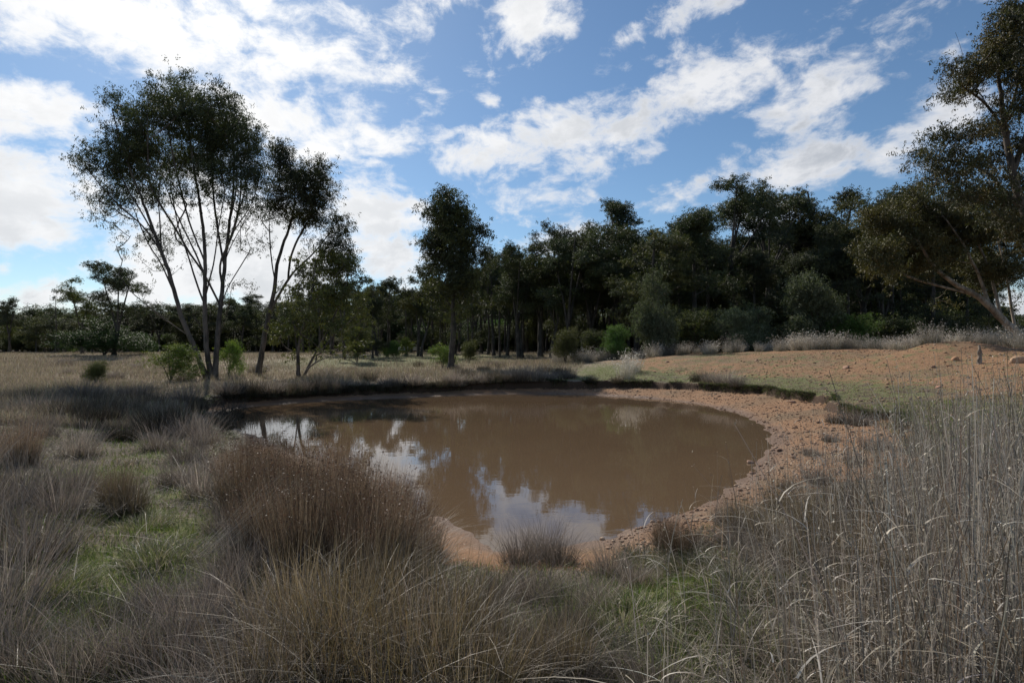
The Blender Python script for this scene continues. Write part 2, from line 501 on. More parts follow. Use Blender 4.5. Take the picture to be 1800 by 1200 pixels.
# ------------------------------------------------------------------ water
def water():
    m, t = mat_new('muddy_water')
    co = t.n('ShaderNodeTexCoord').outputs['Object']
    mp = t.n('ShaderNodeMapping', None, Vector=co, Scale=(1.0, 2.2, 1)).outputs[0]
    a = t.n('ShaderNodeTexNoise', None, Vector=mp, Scale=2.2, Detail=3.0, Roughness=0.55).outputs[0]
    b = t.n('ShaderNodeTexNoise', None, Vector=mp, Scale=9.0, Detail=2.0).outputs[0]
    patch = t.ss(t.n('ShaderNodeTexNoise', None, Vector=co, Scale=0.25, Detail=2.0).outputs[0], 0.42, 0.62)
    hgt = t.m('ADD', t.m('MULTIPLY', a, .6), t.m('MULTIPLY', t.m('MULTIPLY', b, .16), patch))
    bmp = t.n('ShaderNodeBump', None, Strength=0.075, Distance=0.02, Height=hgt)
    c = t.mix(t.n('ShaderNodeTexNoise', None, Vector=co, Scale=0.3, Detail=3.0).outputs[0], (0.105, 0.070, 0.042), (0.135, 0.091, 0.055))
    p = t.n('ShaderNodeBsdfPrincipled', None, Base_Color=c, Roughness=0.015, IOR=1.38, Normal=bmp.outputs[0])
    finish(t, p.outputs[0])
    V = np.array([(-13, 4, WZ), (9, 4, WZ), (9, 32, WZ), (-13, 32, WZ)], float)
    o = obj('water', mesh('water', V, np.array([[0, 1, 2, 3]]), m))
    tag(o, 'still brown muddy water of the farm pond', kind='structure')


water()

# ------------------------------------------------------------------ grass blades
def blades(base, h, w, az, lean, bend, col, segs=3, tipc=None, tipw=0.12, face=None):
    n = len(base)
    ts = np.linspace(0, 1, segs + 1)
    dx, dy = np.cos(az), np.sin(az)
    fa = az + math.pi / 2 + (rng.normal(0, .9, n) if face is None else face)
    wx, wy = np.cos(fa), np.sin(fa)
    V = np.empty((n, segs + 1, 2, 3), np.float32); C = np.empty((n, segs + 1, 2, 3), np.float32)
    for k, t in enumerate(ts):
        off = h * (lean * t + bend * t * t)
        up = h * (t * np.sqrt(np.maximum(1 - np.minimum(lean, .98) ** 2, .04)) - 0.45 * np.abs(bend) * t ** 2.5)
        ww = w * 0.5 * max((1 - t) ** 0.6, tipw)
        for s, sg in ((0, -1), (1, 1)):
            V[:, k, s, 0] = base[:, 0] + dx * off + sg * wx * ww
            V[:, k, s, 1] = base[:, 1] + dy * off + sg * wy * ww
            V[:, k, s, 2] = base[:, 2] + up
            C[:, k, s] = col if tipc is None else col * (1 - t) + tipc * t
    i = np.arange(n * (segs + 1) * 2).reshape(n, segs + 1, 2)
    Q = np.stack([i[:, :-1, 0], i[:, :-1, 1], i[:, 1:, 1], i[:, 1:, 0]], -1).reshape(-1, 4)
    return V.reshape(-1, 3), Q, C.reshape(-1, 3)


def jit(c, n, s=0.18):
    c = np.asarray(c, float)
    return np.clip(c * (1 + rng.normal(0, s, (n, 1))) * (1 + rng.normal(0, s * .25, (n, 3))), 0.004, 0.9)


def pick(cols, n, p=None, s=.18):
    cols = np.asarray(cols, float)
    k = rng.choice(len(cols), n, p=p)
    c = jit(1, n, s) * cols[k]
    c[rng.random(n) < .05] *= 1.9              # the odd bleached one
    return np.minimum(c, .62)


def seeds(V, tip, n, size, col):
    """little flower clusters near stem tips"""
    d = rng.normal(0, 1, (len(tip), 3)); d /= np.linalg.norm(d, axis=1)[:, None]
    e = np.cross(d, rng.normal(0, 1, (len(tip), 3))); e /= np.linalg.norm(e, axis=1)[:, None]
    s = size[:, None]
    P = np.stack([tip - d * s, tip + e * s * .5, tip + d * s, tip - e * s * .5], 1)
    i = np.arange(len(tip) * 4).reshape(-1, 4)
    return P.reshape(-1, 3), i, np.repeat(col, 4, 0)


def disc(n, r, pw=0.6):
    a = rng.random(n) * 2 * math.pi; q = r * rng.random(n) ** pw
    return q * np.cos(a), q * np.sin(a), a


GREY = [(0.125, 0.105, 0.085), (0.20, 0.17, 0.14), (0.07, 0.06, 0.048), (0.30, 0.255, 0.205), (0.13, 0.092, 0.062), (0.06, 0.055, 0.03)]
BROWN = [(0.36, 0.29, 0.18), (0.115, 0.07, 0.042), (0.08, 0.056, 0.034), (0.20, 0.16, 0.115), (0.075, 0.07, 0.03), (0.14, 0.10, 0.07), (0.27, 0.225, 0.17)]
OLIVE = [(0.30, 0.235, 0.12), (0.08, 0.076, 0.026), (0.115, 0.095, 0.038), (0.13, 0.08, 0.04), (0.20, 0.165, 0.115), (0.055, 0.06, 0.02)]
STRAW = [(0.33, 0.285, 0.22), (0.23, 0.20, 0.155), (0.46, 0.40, 0.315), (0.14, 0.115, 0.085)]
GRN = [(0.10, 0.17, 0.025), (0.14, 0.20, 0.04), (0.08, 0.12, 0.02), (0.22, 0.22, 0.08)]


def tussock(kind, r=.3, h=1.0, n=900, ws=1.0):
    x, y, a = disc(n, r)
    q = np.hypot(x, y) / r
    base = np.stack([x, y, np.full(n, -0.03)], 1)
    az = a + rng.normal(0, .5, n)
    parts = []
    if kind == 'rush':
        hh = h * np.clip(rng.normal(.74, .2, n), .25, 1.15)
        parts.append(blades(base, hh, .0042 * ws * np.ones(n), az, .03 + .24 * q * rng.random(n), .16 * rng.random(n), pick(BROWN, n), 3, pick([(0.19, 0.12, 0.075), (0.30, 0.23, 0.16), (0.14, .095, .06)], n)))
        V = parts[0][0].reshape(n, 4, 2, 3)
        tip = np.repeat((V[:, 3, 0] * .7 + V[:, 2, 0] * .3)[: n // 2], 3, 0)
        tip = tip + rng.normal(0, .011, tip.shape)
        parts.append(seeds(None, tip, 0, rng.uniform(.005, .011, len(tip)) * ws, pick([(0.13, .07, .045), (.09, .05, .035)], len(tip))))
        m = n * 2 // 3                              # fallen dead stems
        x, y, a = disc(m, r * 1.2)
        parts.append(blades(np.stack([x, y, np.full(m, 0.)], 1), h * rng.uniform(.3, .8, m), .0045 * ws * np.ones(m), a + rng.normal(0, .7, m), rng.uniform(.35, .95, m), rng.uniform(0, .5, m), pick(GREY, m), 3))
    elif kind == 'olive':
        hh = h * np.clip(rng.normal(.62, .26, n), .15, 1.1)
        parts.append(blades(base, hh, .0045 * ws * np.ones(n), az, .03 + .42 * q * rng.random(n), .12 * rng.random(n), pick(OLIVE, n), 3, pick([(0.20, 0.15, 0.07), (0.27, 0.21, 0.14)], n)))
        m = int(n * .9)
        x, y, a = disc(m, r * 1.3)
        parts.append(blades(np.stack([x, y, rng.uniform(0, .2, m)], 1), h * rng.uniform(.2, .8, m), .0040 * ws * np.ones(m), a + rng.normal(0, 1.3, m), rng.uniform(.2, .97, m), rng.uniform(-.2, .9, m), pick(STRAW + GREY, m), 4))
    elif kind == 'grey':
        hh = h * np.clip(rng.normal(.66, .26, n), .15, 1.2)
        parts.append(blades(base, hh, .0036 * ws * np.ones(n), az, .05 + .55 * q * rng.random(n), .5 * rng.random(n), pick(GREY, n), 4, pick([(0.22, .18, .155), (.33, .28, .235)], n)))
        m = n * 2 // 3
        x, y, a = disc(m, r * 1.3)
        parts.append(blades(np.stack([x, y, np.full(m, 0.)], 1), h * rng.uniform(.1, .4, m), .004 * ws * np.ones(m), a + rng.normal(0, .9, m), rng.uniform(.3, .9, m), rng.uniform(0, .8, m), pick(GREY + OLIVE[:2], m), 3))
    elif kind == 'dark':
        hh = h * np.clip(rng.normal(.65, .28, n), .15, 1.3)
        parts.append(blades(base, hh, .0045 * ws * np.ones(n), az, .05 + .4 * q * rng.random(n), .25 * rng.random(n), pick([(.06, .05, .03), (.10, .08, .055), (.05, .06, .025)], n), 3, pick([(0.14, .115, .09), (.09, .07, .05)], n)))
    elif kind == 'green':
        hh = h * np.clip(rng.normal(.7, .22, n), .2, 1.1)
        parts.append(blades(base, hh, .0045 * ws * np.ones(n), az, .1 + .5 * q * rng.random(n), .7 * rng.random(n), pick(GRN, n), 4, pick([(.12, .15, .05), (.36, .31, .2)], n)))
        m = n // 2
        x, y, a = disc(m, r * 1.2)
        parts.append(blades(np.stack([x, y, np.full(m, 0.)], 1), h * rng.uniform(.3, .9, m), .004 * ws * np.ones(m), a + rng.normal(0, .9, m), rng.uniform(.2, .9, m), rng.uniform(0, .9, m), pick(STRAW, m), 3))
    elif kind == 'pale':                            # upright feathery dry grass
        hh = h * np.clip(rng.normal(.6, .28, n), .12, 1.2)
        parts.append(blades(base, hh, .0045 * ws * np.ones(n), az, .05 + .35 * q * rng.random(n), .2 * rng.random(n), pick([(.2, .19, .11), (.38, .34, .27)], n), 3, pick([(.5, .46, .4), (.42, .38, .33), (.36, .32, .27)], n)))
        V = parts[0][0].reshape(n, 4, 2, 3)
        tip = np.repeat((V[:, 3, 0])[: n // 2], 2, 0) + rng.normal(0, .02, (n // 2 * 2, 3))
        parts.append(seeds(None, tip, 0, rng.uniform(.008, .018, len(tip)) * ws, pick([(.5, .46, .4), (.42, .38, .33)], len(tip))))
    return cat(parts)


PROTO = {}
SPEC = dict(rush=(.30, 1.0, 950, 1.15), olive=(.26, .8, 460, 1.35), grey=(.24, .68, 460, 1.4), dark=(.35, .5, 600, 2.4), green=(.20, .19, 600, 1.),
            pale=(.34, 1.0, 420, 2.2), greyfar=(.34, .55, 460, 2.8))
TN = dict(rush=('rush_clump', 'rush clump'), olive=('rush_clump', 'rush clump'), grey=('grass_tussock', 'grass tussock'), dark=('grass_tussock', 'grass tussock'),
          green=('grass_tussock', 'grass tussock'), pale=('grass_tussock', 'grass tussock'), greyfar=('grass_tussock', 'grass tussock'))
for k, (r, h, n, ws) in SPEC.items():
    PROTO[k] = []
    for v in range(3):
        V, Q, C = tussock('grey' if k == 'greyfar' else k, r, h, n, ws)
        PROTO[k].append(mesh(TN[k][0], V, Q, M_GRASS, C))
ROOTS = []                                          # clumps, for keeping the turf out of them


def put(kind, p, s, label, group, sz=1.0):
    me = PROTO[kind][int(rng.integers(3))]
    o = obj(TN[kind][0], me, loc=p)
    o.rotation_euler = (rng.normal(0, .03), rng.normal(0, .03), rng.random() * 6.28)
    o.scale = (s, s, s * sz)
    tag(o, label, TN[kind][1], group)
    ROOTS.append((p[0], p[1], SPEC[kind][0] * s))
    return o


# the large dark rush stand in front of the water
g = 'brown rush clumps standing before the left end of the pond'
for i, (px, py, s, sz) in enumerate([(432, 905, .8, 1.1), (500, 950, .85, 1.2), (548, 905, .8, 1.15), (590, 990, .85, 1.15), (655, 915, .75, 1.0), (672, 1000, .8, 1.1), (722, 955, .65, 1.0),
                                     (468, 855, .8, 1.05), (592, 868, .75, 1.1), (530, 1010, .75, 1.15), (700, 890, .6, .9), (418, 850, .65, .95), (742, 990, .55, .9), (620, 950, .7, 1.25), (520, 880, .7, 1.1), (455, 975, .6, 1.1), (632, 1030, .6, 1.2)]):
    put('rush', G(px, py), s, 'tall reddish brown rush clump in the dense dark stand before the pond', g, sz)
g = 'olive brown rush clumps at the front edge'
for px, py, s in [(520, 1120, .8), (600, 1160, .85), (680, 1120, .85), (760, 1180, .8), (830, 1120, .6), (560, 1240, .8), (700, 1260, .85), (480, 1230, .7), (640, 1080, .7), (900, 1230, .6), (820, 1270, .7), (720, 1060, .65), (990, 1190, .5)]:
    put('olive', G(px, py), s, 'olive and rust coloured rush clump at the bottom edge before the dark rush stand', g)
for px, py, s in [(912, 990, .62), (955, 978, .7), (985, 992, .6)]:
    put('grey', G(px, py), s, 'short brown grass tussock at the near shore against the sky reflection', 'short tussocks at the near shore')
put('rush', G(1170, 960), .36, 'thin brown rush clump with leaning stems on the bare near shore', 'thin rush clumps on the bare near shore')
put('rush', G(1190, 985), .4, 'thin brown rush clump with leaning stems on the bare near shore', 'thin rush clumps on the bare near shore')
g = 'grey tussocks of the left foreground'
for px, py, s in [(40, 880, 1.1), (-30, 940, 1.1), (60, 985, 1.0), (10, 1060, .95), (110, 905, .9), (0, 800, 1.2), (70, 770, 1.1), (-60, 850, 1.2), (270, 1080, .6), (340, 1110, .7), (390, 1060, .6), (290, 1180, .7),
                  (210, 1170, .7), (400, 1170, .7), (420, 1020, .75), (450, 1100, .75), (360, 870, .85), (310, 850, .8), (330, 810, .95), (280, 790, .9), (390, 835, .9), (360, 780, .95),
                  (420, 800, .85), (30, 1180, .6), (120, 1210, .6), (300, 1260, .7), (420, 1270, .8), (390, 940, .6), (130, 860, .8), (-20, 1140, .8)]:
    put('grey', G(px, py), s, 'greyish purple dry tussock on the grassy left foreground', g)
put('grey', G(140, 800), .95, 'pale grey tussock fanning out beside the mossy path at left', None)
put('dark', G(215, 775), .8, 'low dark tussock behind the pale fanned grey one', None)
put('rush', G(35, 815), .7, 'orange brown tussock at the left edge among grey ones', None)
put('olive', G(225, 905), .62, 'dark green spiky rush splayed out of the mossy patch', None)
put('rush', G(205, 890), .5, 'thin brown rush tuft just left of the spiky green rush', None)
g = 'dark tussocks across the left middle distance'
for px, py in [(20, 735), (70, 728), (120, 740), (165, 725), (215, 735), (255, 722), (300, 735), (345, 722), (385, 735), (50, 705), (140, 703), (230, 700), (320, 705), (-20, 715), (180, 745), (280, 755), (330, 765), (380, 755)]:
    put('dark' if rng.random() < .5 else 'greyfar', G(px + rng.normal(0, 6), py), rng.uniform(.9, 1.4), 'brownish grey tussock in the belt between pond corner and left edge', g)
g = 'tussocks lining the far shore'
for px, py in [(400, 706), (425, 704), (450, 703), (478, 702), (505, 700), (530, 699), (556, 697), (583, 696), (610, 695), (640, 694), (668, 692), (695, 691), (722, 689), (748, 688), (775, 686),
               (800, 683), (825, 681), (848, 679), (870, 678), (892, 676), (915, 675), (940, 674), (965, 673)]:
    p = G(px, py - 6)
    put('dark' if px < 800 or rng.random() < .4 else 'greyfar', p, rng.uniform(.7, 1.5), 'dark grey tussock in the row along the far shore', g, rng.uniform(.7, 1.4))
for px, py in [(410, 692), (470, 690), (540, 686), (600, 683), (680, 680), (740, 676), (800, 672), (850, 668), (880, 664), (920, 664), (960, 664), (1000, 664)]:
    put('greyfar', G(px + rng.normal(0, 8), py), rng.uniform(1., 1.5), 'dark grey tussock in the row along the far shore', g, .8)
g = 'clumps on the far right shore edge'
for px, py, s, k in [(1100, 666, 1.3, 'pale'), (1112, 655, 1.2, 'pale'), (1085, 672, .8, 'dark'), (1040, 672, .7, 'dark')]:
    put(k, G(px, py), s, 'grey tussock on the mossy bank left of the eroded edge', g)
for px, py, s, k in [(1228, 670, 1.1, 'dark'), (1250, 672, 1.2, 'greyfar'), (1276, 675, 1.35, 'greyfar'), (1298, 680, .9, 'greyfar')]:
    put(k, G(px, py), s, 'shaggy grey brown tussock overhanging the eroded earth edge', 'tussocks overhanging the eroded edge')
for px, py, s in [(1470, 742, .65), (1498, 745, .85), (1515, 748, .6)]:
    put('greyfar', G(px, py), s, 'dry grey tussock at the lip above the gravel beach', 'tussocks above the gravel beach')
g = 'pale dry grass tussocks along the crest of the bank'
xs = np.concatenate([np.linspace(985, 1420, 34), np.linspace(1420, 1830, 44)])
for px in xs:
    px = px + rng.normal(0, 5)
    dd = (px - 900) / F
    # just behind the crest, seen along this bearing
    ys = np.arange(24, 40, .1)
    zz = (H(dd * ys, ys) - CAMZ) / ys
    k = int(np.argmax(zz))
    yy = ys[k] + rng.uniform(-.6, 1.6)
    if px > 1500: yy = ys[k] + rng.uniform(.3, 3)
    p = (dd * yy, yy, float(H(dd * yy, yy)))
    put('pale', p, rng.uniform(.55, 1.25), 'pale feathery dry tussock in the row along the bank crest', g, rng.uniform(.7, 1.0))
g = 'small green tussocks in the foreground turf'
for px, py in [(1130, 990), (1200, 1000), (1240, 1010), (1290, 1040), (1230, 1130), (1100, 1090), (1180, 1180), (1310, 1130), (220, 890), (250, 930), (100, 1040), (140, 1090), (60, 1150), (280, 985), (420, 1080), (1050, 1130), (1000, 1060)]:
    put('green', G(px, py), rng.uniform(.8, 1.3), 'small green tussock with straw tips in the foreground turf', g)
g = 'dark brown tussocks under the tall pale stalks'
for px, py, s in [(1300, 930, .6), (1375, 905, .65), (1425, 935, .7), (1490, 900, .6), (1350, 965, .6), (1455, 985, .7), (1545, 955, .65), (1400, 1010, .55), (1530, 1020, .6), (1640, 940, .6), (1600, 1060, .6), (1700, 1020, .6), (1480, 1100, .5), (1570, 860, .6), (1680, 860, .6)]:
    put('olive', G(px, py), s, 'dark brown matted tussock among the tall pale stalks at right', g)
for px, py, s in [(1425, 800, .4), (1460, 775, .45), (1440, 850, .5), (1500, 815, .5), (1540, 790, .6), (1390, 860, .4)]:
    put('greyfar', G(px, py), s, 'small dry grey tussock on the upper gravel beach at right', 'small tussocks on the upper gravel beach')
g = 'scattered dark tufts in the dry paddock'
for k in range(26):
    px = rng.uniform(20, 1000); py = rng.uniform(640, 672)
    if SD((px - 900) / F * 30, 30.) > 1:
        put('greyfar' if k % 2 else 'dark', G(px, py), rng.uniform(.8, 1.5), 'small dark tuft standing out of the dry paddock grass', g, rng.uniform(.6, 1.))
g = 'brown tussocks in the bottom middle'
for px, py in [(1120, 1030), (1070, 1010), (1050, 1070), (1000, 1120), (940, 1060), (880, 1060), (860, 1150), (940, 1160), (1080, 1200), (1150, 1240), (1020, 1230), (1230, 960), (1290, 960), (1340, 990), (1270, 920)]:
    put('grey', G(px, py), rng.uniform(.4, .6), 'low matted brown tussock between the front rushes and the tall pale grass', g)

# ------------------------------------------------------------------ stuff: turf, straw, tall grass
def region(n, x0, x1, y0, y1, pw=1.0):
    x = rng.uniform(x0, x1, n); y = y0 + (y1 - y0) * rng.random(n) ** pw
    return x, y


def in_view(x, y, m=1.12):
    return np.abs(x) < 0.9 * m * y + .6


def turf():
    parts = []
    # near ground cover: short green blades, straw and thatch
    n = 330000
    y = 1.7 + 14 * rng.random(n) ** 1.9
    x = (rng.random(n) * 2 - 1) * (.95 * y + .5)
    d = SD(x, y); k = (d > 1.05 + .5 * vnoise(x, y, 1.5))
    # keep the right beach clear
    k &= ~((x > 3.2) & (d < 2.3) & (y > 7.5))
    x, y = x[k], y[k]
    gr = green(x, y) + .5 * vnoise(x, y, 1.1) + .1
    gf = rng.random(len(x)) < np.clip(.12 + gr * 1.1, .05, .95)
    for isg in (True, False):
        xx, yy = x[gf == isg], y[gf == isg]; m = len(xx)
        b = np.stack([xx, yy, H(xx, yy) - .01], 1)
        ws = (1 + yy / 7)
        if isg:
            parts.append(blades(b, rng.uniform(.03, .12, m), .0032 * ws, rng.random(m) * 6.3, rng.uniform(0, .6, m), rng.uniform(0, .6, m), pick(GRN, m), 2))
        else:
            tall = .04 + .11 * np.clip(.4 + vnoise(xx, yy, 1.3) * 2.0, 0, 1) * rng.random(m)
            parts.append(blades(b, tall * rng.uniform(.7, 1.7, m), .0032 * ws, rng.random(m) * 6.3, rng.uniform(0, .95, m), rng.uniform(0, .8, m), pick(GREY + OLIVE[:3] + STRAW[:1], m), 2))
    V, Q, C = cat(parts)
    o = obj('grass', mesh('grass', V, Q, M_TURF, C))
    tag(o, 'short green and straw coloured grass covering the foreground', 'grass', kind='stuff')


turf()


def field_grass():
    parts = []
    n = 330000
    y = 12 + 70 * rng.random(n) ** 1.6
    x = rng.uniform(-1.0, .45, n) * y
    d = SD(x, y)
    th = np.arctan2(y - CY, x - CX); B = np.interp(th, TH, T_B)
    k = (d > 1.3) & (B < .4)
    g = green(x, y)
    k &= rng.random(n) > g * .8
    x, y = x[k], y[k]; m = len(x)
    b = np.stack([x, y, H(x, y) - .02], 1)
    hh = (.16 + .22 * np.clip(.5 + vnoise(x, y, .35) * 1.5, 0, 1)) * rng.uniform(.6, 1.3, m) * np.where(y > 60, .8, 1)
    g = vnoise(x, y, .2)
    c = pick([(.40, .32, .23), (.33, .26, .19), (.48, .40, .29), (.25, .20, .15), (.28, .27, .13)], m)
    c = c * (1 + .35 * g[:, None])
    parts.append(blades(b, hh, .006 * (1 + y / 14), rng.random(m) * 6.3, rng.uniform(0, .5, m), rng.uniform(0, .3, m), c, 1, tipw=.3))
    V, Q, C = cat(parts)
    o = obj('dry_grass', mesh('dry_grass', V, Q, M_GRASS, C))
    tag(o, 'fawn dry grass filling the open paddock behind the pond', 'grass', kind='stuff')


field_grass()


def bank_grass():
    n = 120000
    y = 8 + 30 * rng.random(n)
    x = rng.uniform(.0, .95, n) * y
    d = SD(x, y)
    th = np.arctan2(y - CY, x - CX); B = np.interp(th, TH, T_B)
    g = green(x, y) + .55 * vnoise(x, y, .9) + .35 * vnoise(x, y, 3.)
    W = _interp(GW, x, y)
    heap = np.exp(-(((x - 19.2) / 2.8) ** 2 + ((y - 24.8) / 1.9) ** 2))
    k = (d > W + .3) & (B > .05) & (rng.random(n) < np.clip(g - .12, 0, 1)) & (heap < .25)
    x, y = x[k], y[k]; m = len(x)
    b = np.stack([x, y, H(x, y) - .01], 1)
    c = pick(GRN + [(.3, .26, .15)], m)
    V, Q, C = blades(b, rng.uniform(.02, .075, m), .005 * (1 + y / 12), rng.random(m) * 6.3, rng.uniform(0, .6, m), rng.uniform(0, .3, m), c, 1, tipw=.3)
    o = obj('bank_grass', mesh('bank_grass', V, Q, M_TURF, C))
    tag(o, 'thin green grass growing through gravel on the clay bank', 'grass', kind='stuff')


bank_grass()


def lip_fringe():
    xx = GX.ravel(); yy = GY.ravel(); e = (GDN - GW).ravel()
    k = (e > .10) & (e < .30) & (yy > 9) & (yy < 31) & (GD.ravel() < 6) & (xx > -13)
    xx, yy = xx[k], yy[k]
    i = rng.integers(len(xx), size=52000)
    x = xx[i] + rng.normal(0, .05, len(i)); y = yy[i] + rng.normal(0, .05, len(i))
    keep = vnoise(x, y, 1.3) + .5 * vnoise(x, y, 4.) > -.18
    x, y = x[keep], y[keep]; m = len(x)
    b = np.stack([x, y, H(x, y)], 1)
    c = pick(GRN + GREY[:3] + [(.05, .05, .025), (.09, .08, .045)], m)
    out = np.arctan2(CY - y, CX - x)
    V, Q, C = blades(b, rng.uniform(.05, .16, m), .005 * (1 + y / 14), out + rng.normal(0, .8, m), rng.uniform(.2, .9, m), rng.uniform(.2, 1.3, m), c, 2, tipw=.3)
    o = obj('turf_edge', mesh('turf_edge', V, Q, M_TURF, C))
    tag(o, 'ragged turf hanging over the eroded lip round the pond', 'grass', kind='stuff')


lip_fringe()


def tall_grass():
    """the tall dry stalks at the right foreground"""
    parts = []
    n = 7600
    y = 2.0 + 7.5 * rng.random(n) ** 1.15
    u = rng.random(n)
    x = y * (.22 + .80 * u)
    ok = np.ones(n, bool)
    # left boundary gets ragged; thinner towards the pond
    edge = .46 - .07 * np.clip((y - 4) / 2, -1, 1) + .25 * vnoise(x, y, .7)
    dens = np.clip((x / y - edge) / .30, 0.07, 1)
    ok &= rng.random(n) < dens * np.clip(1.25 - (y - 2) / 8, .25, 1)
    ok &= SD(x, y) > .55
    x, y = x[ok], y[ok]; n = len(x)
    h = np.clip(rng.normal(1.0, .28, n), .25, 1.6) * np.clip(.55 + (x / y - .3) * 1.1, .5, 1.08)
    base = np.stack([x, y, H(x, y) - .02], 1)
    a = rng.normal(-2.6, 1.3, n)
    lean = np.abs(rng.normal(.05, .15, n)); bend = rng.uniform(-.02, .16, n)
    c = pick([(.21, .185, .16), (.30, .265, .23), (.13, .115, .095), (.38, .34, .285), (.17, .125, .085)], n)
    parts.append(blades(base, h, rng.uniform(.004, .0085, n), a, lean, bend, c, 4, tipw=.4))
    V = parts[0][0].reshape(n, 5, 2, 3).mean(2)
    # curled dead leaves off the stalks
    for rep in range(3):
        t = .04 + .75 * rng.random(n) ** 1.7; k = np.minimum((t * 4).astype(int), 3); f = t * 4 - k
        p = V[np.arange(n), k] * (1 - f[:, None]) + V[np.arange(n), k + 1] * f[:, None]
        sel = rng.random(n) < .75
        m = int(sel.sum())
        parts.append(blades(p[sel], rng.uniform(.07, .22, m), rng.uniform(.004, .010, m), rng.random(m) * 6.3, rng.uniform(.25, .8, m), rng.uniform(.5, 1.7, m),
                            pick(STRAW + [(.55, .5, .43)], m), 5, tipw=.15, face=rng.normal(0, .4, m)))
    # narrow seed heads
    tip = np.repeat(V[:, 4][: int(n * .5)], 4, 0); tip = tip + rng.normal(0, 1, tip.shape) * (.004, .004, .035)
    parts.append(seeds(None, tip, 0, rng.uniform(.004, .009, len(tip)), pick(STRAW, len(tip))))
    # thatch at the feet
    m = 16000
    y2 = 1.9 + 5.6 * rng.random(m) ** 1.2; x2 = y2 * (.38 + .6 * rng.random(m))
    q = SD(x2, y2) > 1.0
    x2, y2 = x2[q], y2[q]; m = len(x2)
    parts.append(blades(np.stack([x2, y2, H(x2, y2)], 1), rng.uniform(.1, .5, m), rng.uniform(.003, .006, m), rng.random(m) * 6.3, rng.uniform(.1, .97, m), rng.uniform(0, 1.2, m), pick(GREY + STRAW, m), 4))
    V, Q, C = cat(parts)
    o = obj('tall_grass', mesh('tall_grass', V, Q, M_GRASS, C))
    tag(o, 'tall pale dead grass stalks with curled leaves at the lower right', 'grass', kind='stuff')


tall_grass()


def straw():
    """long fallen stalks lying across the turf"""
    n = 900
    y = 1.9 + 7 * rng.random(n) ** 1.4; x = (rng.random(n) * 2 - 1) * .95 * y
    k = SD(x, y) > 1.0
    x, y = x[k], y[k]; n = len(x)
    b = np.stack([x, y, H(x, y) + rng.uniform(.02, .16, n)], 1)
    P = [blades(b, rng.uniform(.12, .5, n), rng.uniform(.002, .0045, n), rng.random(n) * 6.3, rng.uniform(.8, .995, n), rng.uniform(-.25, .3, n), pick(STRAW + [(.6, .56, .48)], n), 3, tipw=.4)]
    # the bundle pushed over beside the rushes
    m = 160
    c = G(385, 985)
    b = np.stack([c[0] + rng.normal(0, .10, m), c[1] + rng.normal(0, .10, m), c[2] + rng.uniform(.02, .12, m)], 1)
    P.append(blades(b, rng.uniform(.4, .85, m), .0045 * np.ones(m), rng.normal(.9, .25, m), rng.uniform(.75, .9, m), rng.uniform(-.1, .1, m), pick(STRAW, m), 3, tipw=.4))
    V, Q, C = cat(P)
    o = obj('straw', mesh('straw', V, Q, M_GRASS, C))
    tag(o, 'bleached fallen stalks lying over the foreground turf', 'straw', kind='stuff')


straw()

# ------------------------------------------------------------------ trees
def tube(P, r, sides):
    P = np.asarray(P, float); n = len(P)
    T = np.gradient(P, axis=0); T /= np.linalg.norm(T, axis=1)[:, None] + 1e-9
    ref = np.array([1., 0, 0]) if abs(T[0][2]) > .6 else np.array([0, 0, 1.])
    U = np.cross(T, ref); U /= np.linalg.norm(U, axis=1)[:, None] + 1e-9
    W = np.cross(T, U)
    a = np.arange(sides) / sides * 2 * math.pi
    V = P[:, None] + r[:, None, None] * (np.cos(a)[None, :, None] * U[:, None] + np.sin(a)[None, :, None] * W[:, None])
    i = np.arange(n * sides).reshape(n, sides); j = np.roll(i, -1, 1)
    Q = np.stack([i[:-1], j[:-1], j[1:], i[1:]], -1).reshape(-1, 4)
    return V.reshape(-1, 3), Q


def resample(P, step):
    P = np.asarray(P, float)
    s = np.concatenate([[0], np.cumsum(np.linalg.norm(np.diff(P, axis=0), axis=1))])
    m = max(int(s[-1] / step), 3)
    t = np.linspace(0, s[-1], m + 1)
    Q = np.stack([np.interp(t, s, P[:, k]) for k in range(3)], 1)
    for _ in range(2):
        Q[1:-1] = Q[1:-1] * .5 + (Q[:-2] + Q[2:]) * .25
    return Q


def leaves(C, L, Wd, cols, hang=.8, rg=rng):
    n = len(C)
    d = rg.normal(0, .55, (n, 3)); d[:, 2] -= hang; d /= np.linalg.norm(d, axis=1)[:, None]
    e = np.cross(d, rg.normal(0, 1, (n, 3))); e /= np.linalg.norm(e, axis=1)[:, None] + 1e-9
    l = (L * rg.uniform(.6, 1.3, n))[:, None]; w_ = (Wd * rg.uniform(.6, 1.3, n))[:, None]
    P = np.stack([C, C + d * l * .45 + e * w_ * .5, C + d * l, C + d * l * .45 - e * w_ * .5], 1)
    i = np.arange(n * 4).reshape(-1, 4)
    return P.reshape(-1, 3), i, np.repeat(cols, 4, 0)


